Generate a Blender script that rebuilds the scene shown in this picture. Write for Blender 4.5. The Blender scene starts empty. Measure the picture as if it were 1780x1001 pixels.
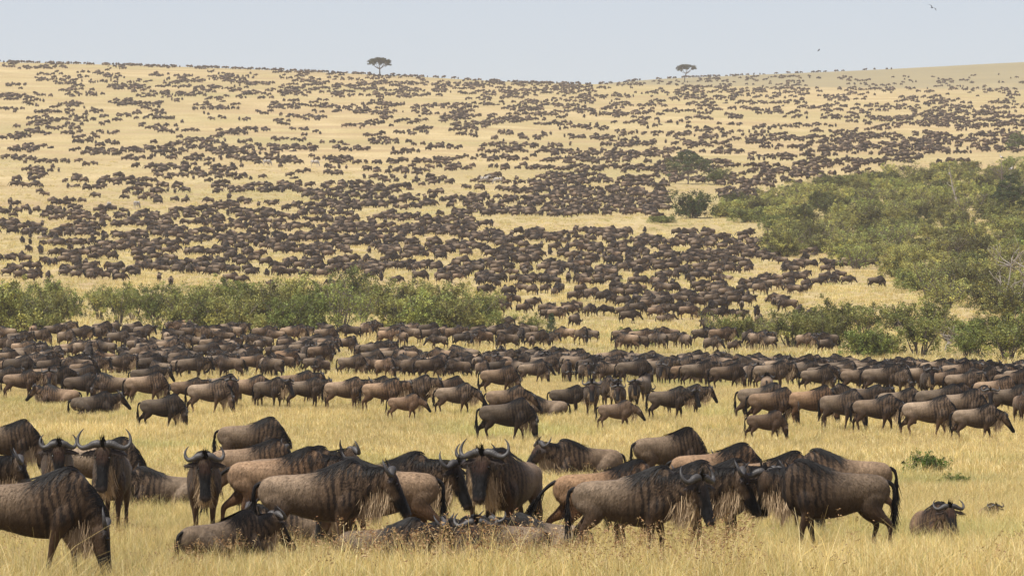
import bpy, math, random
import numpy as np
from mathutils import Vector, Matrix, kdtree

R = math.radians
random.seed(7)
rng = np.random.default_rng(7)
scene = bpy.context.scene
COL = scene.collection

# ------------------------------------------------------------------ camera, sky, sun, exposure
CAM_Z = 4.8
FPX = 1780 * 200.0 / 36.0            # focal length in photograph pixels
cam_d = bpy.data.cameras.new('camera')
cam_d.lens = 200.0; cam_d.sensor_width = 36.0; cam_d.sensor_fit = 'HORIZONTAL'
cam_d.clip_start = 1.0; cam_d.clip_end = 20000.0
cam = bpy.data.objects.new('camera', cam_d); COL.objects.link(cam)
cam.location = (0, 0, CAM_Z); cam.rotation_euler = (R(90), 0, 0)
scene.camera = cam

HAZE = 0.00008
SUN_EL, SUN_AZ = R(62), R(230)       # azimuth measured clockwise from +Y: high, from the left and a little behind the camera
world = bpy.data.worlds.new('World'); scene.world = world; world.use_nodes = True
wn = world.node_tree; wn.nodes.clear()
sky = wn.nodes.new('ShaderNodeTexSky'); sky.sky_type = 'NISHITA'; sky.sun_disc = False
sky.sun_elevation = SUN_EL; sky.sun_rotation = SUN_AZ
sky.air_density = 1.0; sky.dust_density = 0.25; sky.ozone_density = 6.0; sky.altitude = 1500
bg = wn.nodes.new('ShaderNodeBackground'); bg.inputs['Strength'].default_value = 0.087
wo = wn.nodes.new('ShaderNodeOutputWorld')
veil = wn.nodes.new('ShaderNodeMix'); veil.data_type = 'RGBA'; veil.inputs[0].default_value = 0.5     # thin even high cloud over the whole sky
veil.inputs[7].default_value = (7.3, 7.0, 7.6, 1.0)
wn.links.new(sky.outputs[0], veil.inputs[6]); wn.links.new(veil.outputs[2], bg.inputs[0]); wn.links.new(bg.outputs[0], wo.inputs[0])

sun_d = bpy.data.lights.new('sun', 'SUN'); sun_d.energy = 5.0; sun_d.angle = R(0.6); sun_d.color = (1.0, 0.955, 0.88)
sun = bpy.data.objects.new('sun', sun_d); COL.objects.link(sun)
sdir = Vector((math.sin(SUN_AZ) * math.cos(SUN_EL), math.cos(SUN_AZ) * math.cos(SUN_EL), math.sin(SUN_EL)))
sun.rotation_euler = sdir.to_track_quat('Z', 'Y').to_euler()
sun.location = (-30, -30, 60)

scene.view_settings.view_transform = 'Standard'; scene.view_settings.look = 'None'
scene.view_settings.exposure = 0.27; scene.view_settings.gamma = 1.0
scene.view_settings.use_curve_mapping = False
scene.render.engine = 'CYCLES'
scene.cycles.use_denoising = True
scene.cycles.max_bounces = 6; scene.cycles.diffuse_bounces = 3; scene.cycles.transmission_bounces = 3
scene.cycles.volume_bounces = 1; scene.cycles.transparent_max_bounces = 8

# ------------------------------------------------------------------ numeric helpers
def smooth(a, b, x):
    t = np.clip((np.asarray(x, float) - a) / (b - a), 0, 1)
    return t * t * (3 - 2 * t)

def cubic(ts, vals, t):
    """Smooth Hermite curve through the rows of vals at parameters ts."""
    ts = np.asarray(ts, float); v = np.asarray(vals, float)
    if v.ndim == 1: v = v[:, None]
    h = np.diff(ts)[:, None]
    dl = np.diff(v, axis=0) / h
    m = np.empty_like(v); m[0] = dl[0]; m[-1] = dl[-1]
    m[1:-1] = (dl[:-1] * h[1:] + dl[1:] * h[:-1]) / (h[1:] + h[:-1])
    t = np.clip(np.asarray(t, float), ts[0], ts[-1])
    i = np.clip(np.searchsorted(ts, t, side='right') - 1, 0, len(ts) - 2)
    hh = (ts[i + 1] - ts[i]); u = ((t - ts[i]) / hh)[:, None]; hh = hh[:, None]
    return ((2*u**3 - 3*u**2 + 1) * v[i] + (u**3 - 2*u**2 + u) * hh * m[i]
            + (-2*u**3 + 3*u**2) * v[i + 1] + (u**3 - u**2) * hh * m[i + 1])

_perm = np.random.default_rng(3).random((256, 256))
def vnoise(x, y):
    """Value noise, one octave, period 256 cells."""
    x = np.asarray(x, float); y = np.asarray(y, float)
    xi = np.floor(x).astype(int); yi = np.floor(y).astype(int)
    fx = x - xi; fy = y - yi
    fx = fx * fx * (3 - 2 * fx); fy = fy * fy * (3 - 2 * fy)
    g = lambda a, b: _perm[a % 256, b % 256]
    return (g(xi, yi) * (1 - fx) + g(xi + 1, yi) * fx) * (1 - fy) + (g(xi, yi + 1) * (1 - fx) + g(xi + 1, yi + 1) * fx) * fy
def fbm(x, y, o=3):
    return sum(vnoise(x * 2**k + 17 * k, y * 2**k - 9 * k) * 0.5**k for k in range(o)) / sum(0.5**k for k in range(o))

# ------------------------------------------------------------------ terrain height
_PD = [-400, 0, 40, 60, 81, 110, 150, 190, 220, 260, 300, 330, 380, 430, 520, 600, 690, 860, 1150, 1500, 1850, 2350, 2420, 2600]
_PH = [-3.5, -3.5, -3.5, -3.5, -3.76, -4.3, -4.75, -5.1, -4.9, -4.9, -5.2, -5.3, -5.0, -4.4, -3.5, -1.2, 1.43, 8.74, 23.3, 41.0, 61.4, 88.0, 91.4, 92.0]
_grid = np.arange(-400, 2601, 1.0)
_tab = np.interp(_grid, _PD, _PH)
_k = np.ones(15) / 15
_tab = np.convolve(np.pad(_tab, 14, mode='edge'), np.convolve(_k, _k), mode='valid')
_CX = np.array([-400, -180, -95, -46, 12, 58, 180, 400]) * 1.21
_CZ = np.array([81.5, 79.4, 77.0, 74.9, 72.0, 71.3, 69.8, 68.0]) * 1.21
_RX = np.array([-400, -150, 2, 61, 104, 154, 225, 420]) * 1.2
_RZ = np.array([50, 60, 84, 90.2, 92.3, 94.6, 98.4, 104]) * 1.2
def ground(x, y):
    x = np.asarray(x, float); y = np.asarray(y, float)
    z = np.interp(np.clip(y, -400, 2420), _grid, _tab)
    crest = cubic(_CX, _CZ, np.clip(x, -480, 480).ravel())[:, 0].reshape(x.shape)
    ridge = cubic(_RX, _RZ, np.clip(x, -480, 500).ravel())[:, 0].reshape(x.shape)
    z = z + (crest - 91.4) * smooth(1000, 2420, y)
    z = z + (ridge - crest) * smooth(2450, 3000, y) - 3.0 * np.sin(np.pi * smooth(2420, 2760, y))
    z = z - (ridge - 20) * smooth(3000, 4200, y) - 16 * smooth(4200, 6500, y)
    z = z + 0.10 * (fbm(x / 7 + 40, y / 7) - 0.5) * smooth(40, 80, y)
    z = z + 2.4 * (fbm(x / 90 + 4, y / 120) - 0.5) * smooth(620, 1000, y) * (1 - smooth(1800, 2300, y))
    return z + CAM_Z

def cast(px, py):
    """Points where the sight lines through photograph pixels meet the ground."""
    px = np.atleast_1d(np.asarray(px, float)); py = np.atleast_1d(np.asarray(py, float))
    u = (px - 890) / FPX; v = (500.5 - py) / FPX
    d = np.concatenate([np.arange(60, 400, 0.5), np.arange(400, 3100, 2.0)])
    out = np.full((len(px), 3), np.nan)
    for a in range(0, len(px), 1500):
        uu = u[a:a+1500, None]; vv = v[a:a+1500, None]
        gz = ground(uu * d, np.broadcast_to(d, (len(uu), len(d))))
        hit = (CAM_Z + vv * d) <= gz
        ok = hit.any(1); i = hit.argmax(1)
        dd = d[i]
        out[a:a+1500, 0] = np.where(ok, uu[:, 0] * dd, np.nan)
        out[a:a+1500, 1] = np.where(ok, dd, np.nan)
    out[:, 2] = ground(np.nan_to_num(out[:, 0]), np.nan_to_num(out[:, 1], nan=100.0))
    return out
def at_depth(px, d):
    x = (px - 890) / FPX * d
    return (x, d, float(ground(np.array([x]), np.array([d]))[0]))

# ------------------------------------------------------------------ materials
def nodes(name):
    m = bpy.data.materials.new(name); m.use_nodes = True
    nt = m.node_tree; nt.nodes.clear()
    out = nt.nodes.new('ShaderNodeOutputMaterial')
    return m, nt, out
def N(nt, typ, **kw):
    n = nt.nodes.new(typ)
    for k, v in kw.items():
        if k in n.inputs: n.inputs[k].default_value = v
        else: setattr(n, k, v)
    return n
def L(nt, a, b): nt.links.new(a, b)
def mixc(nt, fac, a, b, blend='MIX'):
    n = nt.nodes.new('ShaderNodeMix'); n.data_type = 'RGBA'; n.blend_type = blend
    for s, v in ((n.inputs[0], fac), (n.inputs[6], a), (n.inputs[7], b)):
        if isinstance(v, (int, float)): s.default_value = v
        elif isinstance(v, tuple): s.default_value = v if len(v) == 4 else (*v, 1)
        else: L(nt, v, s)
    return n.outputs[2]
def ramp(nt, src, stops):
    n = nt.nodes.new('ShaderNodeValToRGB'); e = n.color_ramp.elements
    while len(e) < len(stops): e.new(0.5)
    for q, (p, c) in zip(e, stops): q.position = p; q.color = (*c, 1) if len(c) == 3 else c
    L(nt, src, n.inputs[0]); return n.outputs[0]

def mat_hide(name, rough=0.58, sheen=0.04, fine=90.0, bump=0.35):
    """Animal coat: colour attribute, per-animal tint, fine hair streaks."""
    m, nt, out = nodes(name)
    ca = N(nt, 'ShaderNodeVertexColor', layer_name='coat')
    ti = N(nt, 'ShaderNodeAttribute', attribute_name='tint', attribute_type='INSTANCER')
    wa = N(nt, 'ShaderNodeAttribute', attribute_name='warm', attribute_type='INSTANCER')
    tc = N(nt, 'ShaderNodeTexCoord')
    mp = N(nt, 'ShaderNodeMapping'); mp.inputs['Scale'].default_value = (1.0, 1.0, 0.28)
    L(nt, tc.outputs['Object'], mp.inputs[0])
    n1 = N(nt, 'ShaderNodeTexNoise', Scale=fine, Detail=3.0, Roughness=0.6); L(nt, mp.outputs[0], n1.inputs['Vector'])
    n2 = N(nt, 'ShaderNodeTexNoise', Scale=5.5, Detail=3.0); L(nt, tc.outputs['Object'], n2.inputs['Vector'])
    n4 = N(nt, 'ShaderNodeTexNoise', Scale=fine * .36, Detail=4.0, Roughness=0.65, Distortion=0.6); L(nt, mp.outputs[0], n4.inputs['Vector'])
    r1 = ramp(nt, n1.outputs[0], [(0.28, (0.78, 0.78, 0.78)), (0.72, (1.22, 1.21, 1.20))])
    r4 = ramp(nt, n4.outputs[0], [(0.30, (0.80, 0.79, 0.78)), (0.70, (1.20, 1.19, 1.18))])
    r2 = ramp(nt, n2.outputs[0], [(0.3, (0.78, 0.76, 0.74)), (0.7, (1.18, 1.16, 1.14))])
    c = mixc(nt, 1.0, ca.outputs[0], r1, 'MULTIPLY'); c = mixc(nt, 1.0, c, r2, 'MULTIPLY'); c = mixc(nt, 1.0, c, r4, 'MULTIPLY')
    warm = mixc(nt, wa.outputs['Fac'], (1, 1, 1), (1.20, 0.93, 0.68)); c = mixc(nt, 1.0, c, warm, 'MULTIPLY')
    ml = N(nt, 'ShaderNodeMath', operation='ADD'); ml.inputs[1].default_value = 1.0; L(nt, ti.outputs['Fac'], ml.inputs[0])
    hs = N(nt, 'ShaderNodeHueSaturation'); L(nt, ml.outputs[0], hs.inputs['Value']); L(nt, c, hs.inputs['Color'])
    p = N(nt, 'ShaderNodeBsdfPrincipled'); L(nt, hs.outputs[0], p.inputs['Base Color'])
    p.inputs['Roughness'].default_value = rough; p.inputs['Specular IOR Level'].default_value = 0.16
    p.inputs['Sheen Weight'].default_value = sheen; p.inputs['Sheen Roughness'].default_value = 0.5
    b0 = N(nt, 'ShaderNodeBump', Strength=.6, Distance=0.03); L(nt, n4.outputs[0], b0.inputs['Height'])
    b = N(nt, 'ShaderNodeBump', Strength=bump, Distance=0.01); L(nt, n1.outputs[0], b.inputs['Height']); L(nt, b0.outputs[0], b.inputs['Normal'])
    L(nt, b.outputs[0], p.inputs['Normal']); L(nt, p.outputs[0], out.inputs[0])
    return m
def mat_hair(name, c1, c2, rough=0.45):
    m, nt, out = nodes(name)
    a = N(nt, 'ShaderNodeVertexColor', layer_name='coat')
    c = mixc(nt, a.outputs[0], c1, c2)
    p = N(nt, 'ShaderNodeBsdfPrincipled', Roughness=rough); L(nt, c, p.inputs['Base Color'])
    p.inputs['Specular IOR Level'].default_value = 0.15
    L(nt, p.outputs[0], out.inputs[0]); return m
def mat_horn():
    m, nt, out = nodes('horn')
    tc = N(nt, 'ShaderNodeTexCoord')
    n1 = N(nt, 'ShaderNodeTexNoise', Scale=28.0, Detail=3.0); L(nt, tc.outputs['Object'], n1.inputs['Vector'])
    a = N(nt, 'ShaderNodeVertexColor', layer_name='coat')
    c = mixc(nt, n1.outputs[0], (0.022, 0.019, 0.018), (0.075, 0.068, 0.062)); c = mixc(nt, a.outputs[0], c, (0.018, 0.016, 0.016))
    p = N(nt, 'ShaderNodeBsdfPrincipled', Roughness=0.55); L(nt, c, p.inputs['Base Color'])
    b = N(nt, 'ShaderNodeBump', Strength=0.5, Distance=0.01); L(nt, n1.outputs[0], b.inputs['Height']); L(nt, b.outputs[0], p.inputs['Normal'])
    L(nt, p.outputs[0], out.inputs[0]); return m
def mat_plain(name, col, rough=0.7, var=0.25, scale=12.0):
    m, nt, out = nodes(name)
    tc = N(nt, 'ShaderNodeTexCoord')
    n1 = N(nt, 'ShaderNodeTexNoise', Scale=scale, Detail=4.0); L(nt, tc.outputs['Object'], n1.inputs['Vector'])
    lo = tuple(v * (1 - var) for v in col); hi = tuple(v * (1 + var) for v in col)
    c = mixc(nt, n1.outputs[0], lo, hi)
    p = N(nt, 'ShaderNodeBsdfPrincipled', Roughness=rough); L(nt, c, p.inputs['Base Color'])
    b = N(nt, 'ShaderNodeBump', Strength=0.5, Distance=0.02); L(nt, n1.outputs[0], b.inputs['Height']); L(nt, b.outputs[0], p.inputs['Normal'])
    L(nt, p.outputs[0], out.inputs[0]); return m
def mat_leaf(name, transl=0.3, inst=False):
    """Leaves and grass: colour attribute, tint, partly translucent."""
    m, nt, out = nodes(name)
    a = N(nt, 'ShaderNodeVertexColor', layer_name='coat')
    ti = N(nt, 'ShaderNodeAttribute', attribute_name='tint', attribute_type='INSTANCER')
    gr = N(nt, 'ShaderNodeAttribute', attribute_name='green', attribute_type='INSTANCER')
    ml = N(nt, 'ShaderNodeMath', operation='ADD'); ml.inputs[1].default_value = 1.0; L(nt, ti.outputs['Fac'], ml.inputs[0])
    c = mixc(nt, gr.outputs['Fac'], (1, 1, 1), (0.50, 0.78, 0.50)); c = mixc(nt, 1.0, a.outputs[0], c, 'MULTIPLY')
    hs = N(nt, 'ShaderNodeHueSaturation'); L(nt, ml.outputs[0], hs.inputs['Value']); L(nt, c, hs.inputs['Color'])
    df = N(nt, 'ShaderNodeBsdfPrincipled', Roughness=0.6); df.inputs['Specular IOR Level'].default_value = 0.3
    L(nt, hs.outputs[0], df.inputs['Base Color'])
    tr = N(nt, 'ShaderNodeBsdfTranslucent'); L(nt, hs.outputs[0], tr.inputs[0])
    mx = N(nt, 'ShaderNodeMixShader'); mx.inputs[0].default_value = transl
    L(nt, df.outputs[0], mx.inputs[1]); L(nt, tr.outputs[0], mx.inputs[2]); L(nt, mx.outputs[0], out.inputs[0])
    return m
def mat_ground():
    m, nt, out = nodes('dry_grassland')
    tc = N(nt, 'ShaderNodeTexCoord')
    def noise(scale, sx=1.0, sy=1.0, detail=5.0, rough=0.6):
        mp = N(nt, 'ShaderNodeMapping'); mp.inputs['Scale'].default_value = (sx, sy, 0.0)
        L(nt, tc.outputs['Object'], mp.inputs[0])
        n = N(nt, 'ShaderNodeTexNoise', Scale=scale, Detail=detail, Roughness=rough); L(nt, mp.outputs[0], n.inputs['Vector'])
        return n.outputs[0]
    big = noise(0.012, 1.0, 0.55); mid = noise(0.09, 1.0, 0.35); fine = noise(1.6, 1.0, 0.45, 8.0, 0.72); streak = noise(0.02, 0.35, 1.6, 4.0)
    straw = mixc(nt, ramp(nt, mid, [(0.35, (0, 0, 0)), (0.65, (1, 1, 1))]), (0.41, 0.315, 0.150), (0.54, 0.435, 0.235))
    straw = mixc(nt, ramp(nt, big, [(0.42, (0, 0, 0)), (0.66, (0.8, 0.8, 0.8))]), straw, (0.36, 0.31, 0.14))
    straw = mixc(nt, ramp(nt, streak, [(0.45, (0, 0, 0)), (0.68, (0.8, 0.8, 0.8))]), straw, (0.38, 0.275, 0.15))
    straw = mixc(nt, 1.0, straw, ramp(nt, fine, [(0.3, (0.55, 0.54, 0.5)), (0.7, (1.25, 1.22, 1.2))]), 'MULTIPLY')
    # the ridge behind is shorter, greyer grass
    sp = N(nt, 'ShaderNodeSeparateXYZ'); L(nt, tc.outputs['Object'], sp.inputs[0])
    mr = N(nt, 'ShaderNodeMapRange'); mr.inputs['From Min'].default_value = 2250; mr.inputs['From Max'].default_value = 2800
    wob = N(nt, 'ShaderNodeMath', operation='MULTIPLY_ADD'); wob.inputs[1].default_value = 420.0; L(nt, streak, wob.inputs[0]); L(nt, sp.outputs['Y'], wob.inputs[2])
    sub = N(nt, 'ShaderNodeMath', operation='SUBTRACT'); sub.inputs[1].default_value = 210.0; L(nt, wob.outputs[0], sub.inputs[0]); L(nt, sub.outputs[0], mr.inputs['Value'])
    # soil and litter under the plain's tall grass, plus painted shade between blades
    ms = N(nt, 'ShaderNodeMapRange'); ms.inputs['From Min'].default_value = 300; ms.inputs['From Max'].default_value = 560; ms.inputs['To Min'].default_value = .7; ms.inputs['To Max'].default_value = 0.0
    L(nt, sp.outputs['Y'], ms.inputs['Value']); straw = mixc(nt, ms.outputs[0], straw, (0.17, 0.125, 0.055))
    c = mixc(nt, mr.outputs[0], straw, mixc(nt, big, (0.215, 0.185, 0.105), (0.30, 0.25, 0.14)))
    p = N(nt, 'ShaderNodeBsdfPrincipled', Roughness=0.9); L(nt, c, p.inputs['Base Color']); p.inputs['Specular IOR Level'].default_value = 0.1
    b = N(nt, 'ShaderNodeBump', Strength=0.8, Distance=0.25); L(nt, fine, b.inputs['Height']); L(nt, b.outputs[0], p.inputs['Normal'])
    L(nt, p.outputs[0], out.inputs[0]); return m

M = dict(hide=mat_hide('wildebeest_coat'), mane=mat_hair('black_mane_hair', (0.003, 0.0028, 0.003), (0.013, 0.011, 0.010), 0.55),
         beard=mat_hair('buff_beard_hair', (0.16, 0.105, 0.062), (0.66, 0.49, 0.30), 0.6), horn=mat_horn(),
         eye=mat_plain('dark_eye', (0.008, 0.006, 0.005), 0.12, 0.1), zebra=mat_hide('zebra_coat', 0.6, 0.1),
         leaf=mat_leaf('shrub_leaves', 0.18), grass=mat_leaf('grass_blades', 0.32), bark=mat_plain('grey_bark', (0.13, 0.105, 0.085), 0.9, 0.4),
         deadwood=mat_plain('bleached_wood', (0.30, 0.265, 0.23), 0.85, 0.3), ground=mat_ground(),
         feather=mat_hide('feathers', 0.6, 0.0))

# ------------------------------------------------------------------ object helpers
def mesh_from(name, v, f, mat, col=None, smooth_shade=True):
    me = bpy.data.meshes.new(name)
    v = np.asarray(v, np.float32)
    if isinstance(f, np.ndarray):
        k = f.shape[1]
        me.vertices.add(len(v)); me.vertices.foreach_set('co', v.ravel())
        me.loops.add(f.size); me.loops.foreach_set('vertex_index', f.astype(np.int32).ravel())
        me.polygons.add(len(f)); me.polygons.foreach_set('loop_start', np.arange(0, f.size, k, dtype=np.int32))
        me.polygons.foreach_set('loop_total', np.full(len(f), k, np.int32))
        me.update(calc_edges=True); me.validate()
    else:
        me.from_pydata([tuple(p) for p in v], [], f); me.update()
    if col is not None:
        a = me.color_attributes.new('coat', 'FLOAT_COLOR', 'POINT')
        c4 = np.ones((len(v), 4), np.float32); c = np.asarray(col, np.float32)
        c4[:, :3] = c if c.ndim == 2 else c[:, None]
        a.data.foreach_set('color', c4.ravel())
    if smooth_shade: me.polygons.foreach_set('use_smooth', np.ones(len(me.polygons), bool))
    if mat is not None: me.materials.append(mat)
    return me
def link(name, me, parent=None):
    o = bpy.data.objects.new(name, me); COL.objects.link(o)
    if parent is not None: o.parent = parent
    return o
def tag(o, label, cat, group=None, kind=None):
    if label: o['label'] = label
    if cat: o['category'] = cat
    if group: o['group'] = group
    if kind: o['kind'] = kind
    return o

class Loft:
    """A swept tube: stations of centre, right, up, half width, height above, depth below, squareness."""
    def __init__(self, ts, C, Rt, U, rw, ru, rd, ex=None):
        self.ts = np.asarray(ts, float)
        self.tab = np.column_stack([C, Rt, U, rw, ru, rd, np.full(len(ts), 2.0) if ex is None else ex])
    def at(self, t, a, off=0.0):
        """Surface points for parameter t and angle a (radians, 0 = right side, pi/2 = top)."""
        q = cubic(self.ts, self.tab, t)
        c, r, u = q[:, 0:3], q[:, 3:6], q[:, 6:9]
        r = r / np.linalg.norm(r, axis=1, keepdims=True); u = u / np.linalg.norm(u, axis=1, keepdims=True)
        e = 2.0 / np.maximum(q[:, 12], 1.2)
        ca, sa = np.cos(a), np.sin(a)
        x = np.sign(ca) * np.abs(ca)**e * (np.maximum(q[:, 9], .002) + off)
        y = np.sign(sa) * np.abs(sa)**e * (np.where(sa > 0, np.maximum(q[:, 10], .002), np.maximum(q[:, 11], .002)) + off)
        return c + r * x[:, None] + u * y[:, None]
    def mesh(self, n, seg):
        t = np.linspace(self.ts[0], self.ts[-1], n); a = np.linspace(0, 2*np.pi, seg, endpoint=False)
        T, A = np.meshgrid(t, a, indexing='ij')
        v = self.at(T.ravel(), A.ravel())
        i = np.arange(n - 1)[:, None] * seg; j = np.arange(seg)[None, :]; j2 = (j + 1) % seg
        f = np.stack([i + j, i + j2, i + seg + j2, i + seg + j], -1).reshape(-1, 4)
        faces = [tuple(q) for q in f]
        faces.append(tuple(range(seg - 1, -1, -1))); faces.append(tuple(range((n-1)*seg, n*seg)))
        return v, faces, T.ravel(), A.ravel()

def tube_loft(P, rad, flat=None, side=(0, 1, 0)):
    P = np.asarray(P, float); n = len(P)
    d = np.gradient(P, axis=0); d /= np.linalg.norm(d, axis=1, keepdims=True)
    s = np.tile(np.asarray(side, float), (n, 1))
    u = np.cross(d, s); u /= np.linalg.norm(u, axis=1, keepdims=True)
    r = np.cross(u, d)
    rad = np.asarray(rad, float)
    ru = rad if flat is None else np.asarray(flat, float)
    ts = np.concatenate([[0], np.cumsum(np.linalg.norm(np.diff(P, axis=0), axis=1))])
    return Loft(ts, P, r, u, rad, ru, ru)

def ribbons(roots_paths, widths, wdirs):
    """Tapered hair ribbons. roots_paths (n,k,3), widths (n,), wdirs (n,3)."""
    n, k, _ = roots_paths.shape
    tp = np.linspace(1.0, 0.25, k)[None, :, None] * widths[:, None, None] * 0.5
    w = wdirs[:, None, :] * tp
    v = np.stack([roots_paths - w, roots_paths + w], 2).reshape(-1, 3)
    b = (np.arange(n) * k * 2)[:, None] + (np.arange(k - 1) * 2)[None, :]
    f = np.stack([b, b + 1, b + 3, b + 2], -1).reshape(-1, 4)
    shade = np.repeat(rng.random(n), k * 2) * 0.75 + np.tile(np.repeat(np.linspace(0, .25, k), 2), n)
    return v, f, shade

# ------------------------------------------------------------------ the ground
def grid_lines(segs):
    out = [segs[0][0]]
    for a, b, st in segs: out += list(np.arange(a + st, b + 1e-6, st))
    return np.array(out)
gy = grid_lines([(-300, 50, 25), (50, 330, 2.0), (330, 620, 4.0), (620, 1600, 10), (1600, 3100, 10), (3100, 4000, 50), (4000, 12000, 400)])
gxh = grid_lines([(0, 40, 2.0), (40, 100, 4.0), (100, 500, 10.0), (500, 1000, 50), (1000, 9000, 500)])
gx = np.concatenate([-gxh[:0:-1], gxh])
GX, GY = np.meshgrid(gx, gy)
gv = np.column_stack([GX.ravel(), GY.ravel(), ground(GX.ravel(), GY.ravel())])
nx = len(gx); ii = (np.arange(len(gy) - 1) * nx)[:, None] + np.arange(nx - 1)[None, :]
gf = np.stack([ii, ii + 1, ii + nx + 1, ii + nx], -1).reshape(-1, 4)
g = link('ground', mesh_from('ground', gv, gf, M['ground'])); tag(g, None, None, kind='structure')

# ------------------------------------------------------------------ wildebeest
TAN = np.array([.176, .133, .091]); DARK = np.array([.012, .009, .008]); BLACK = np.array([.004, .0035, .0035])
def lerp(a, b, t): return a + (b - a) * np.asarray(t)[..., None]

def frame(pitch, yaw):
    f = np.array([math.cos(pitch) * math.cos(yaw), math.cos(pitch) * math.sin(yaw), math.sin(pitch)])
    r = np.array([math.sin(yaw), -math.cos(yaw), 0.0])
    return f, r, np.cross(r, f)

def remesh(parts, voxel, colour_pts, colours, mat, name, smooth_it=2):
    v = []; f = []; o = 0
    for pv, pf in parts:
        v.append(pv); f += [tuple(i + o for i in q) for q in pf]; o += len(pv)
    me = bpy.data.meshes.new('tmp'); me.from_pydata([tuple(p) for p in np.concatenate(v)], [], f); me.update()
    ob = bpy.data.objects.new('tmp', me); COL.objects.link(ob)
    md = ob.modifiers.new('r', 'REMESH'); md.mode = 'VOXEL'; md.voxel_size = voxel
    ms = ob.modifiers.new('s', 'SMOOTH'); ms.factor = 0.5; ms.iterations = smooth_it
    dg = bpy.context.evaluated_depsgraph_get(); ev = ob.evaluated_get(dg); em = ev.to_mesh()
    vv = np.empty(len(em.vertices) * 3, np.float32); em.vertices.foreach_get('co', vv); vv = vv.reshape(-1, 3)
    fl = np.empty(len(em.loops), np.int32); em.loops.foreach_get('vertex_index', fl)
    tot = np.empty(len(em.polygons), np.int32); em.polygons.foreach_get('loop_total', tot)
    ff = fl.reshape(-1, 4) if (tot == 4).all() else [tuple(p.vertices) for p in em.polygons]
    ev.to_mesh_clear(); bpy.data.objects.remove(ob); bpy.data.meshes.remove(me)
    kd = kdtree.KDTree(len(colour_pts))
    for i, p in enumerate(colour_pts): kd.insert(p, i)
    kd.balance()
    idx = np.array([kd.find(p)[1] for p in vv.tolist()])
    return mesh_from(name, vv, ff, mat, colours[idx])

X0 = 0.80
def coat(xx, zz, yy, T, nz, ph, up):
    c = lerp(TAN, TAN * np.array([.60, .55, .52]), smooth(.50, 1.08, T + .12 * (nz - .5)))
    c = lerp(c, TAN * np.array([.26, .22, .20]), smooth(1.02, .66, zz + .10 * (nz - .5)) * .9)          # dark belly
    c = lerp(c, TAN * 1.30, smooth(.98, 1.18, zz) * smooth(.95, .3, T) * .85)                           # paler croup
    n3 = vnoise(xx * 30 + ph, zz * 4 + yy * 5)
    s1 = np.sin(2*np.pi*(xx * 9.5 + .35*np.sin(zz * 4.5 + ph) + .16 * zz + .55 * nz)) + 1.1 * (n3 - .5)
    c = lerp(c, DARK, smooth(.50, 1.05, T) * smooth(-.05, .60, s1) * smooth(.50, .78, zz) * (.45 + .42 * smooth(.8, 1.1, T)))
    return lerp(c, DARK, smooth(.90, 1.0, up) * smooth(.85, 1.05, T))
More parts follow.
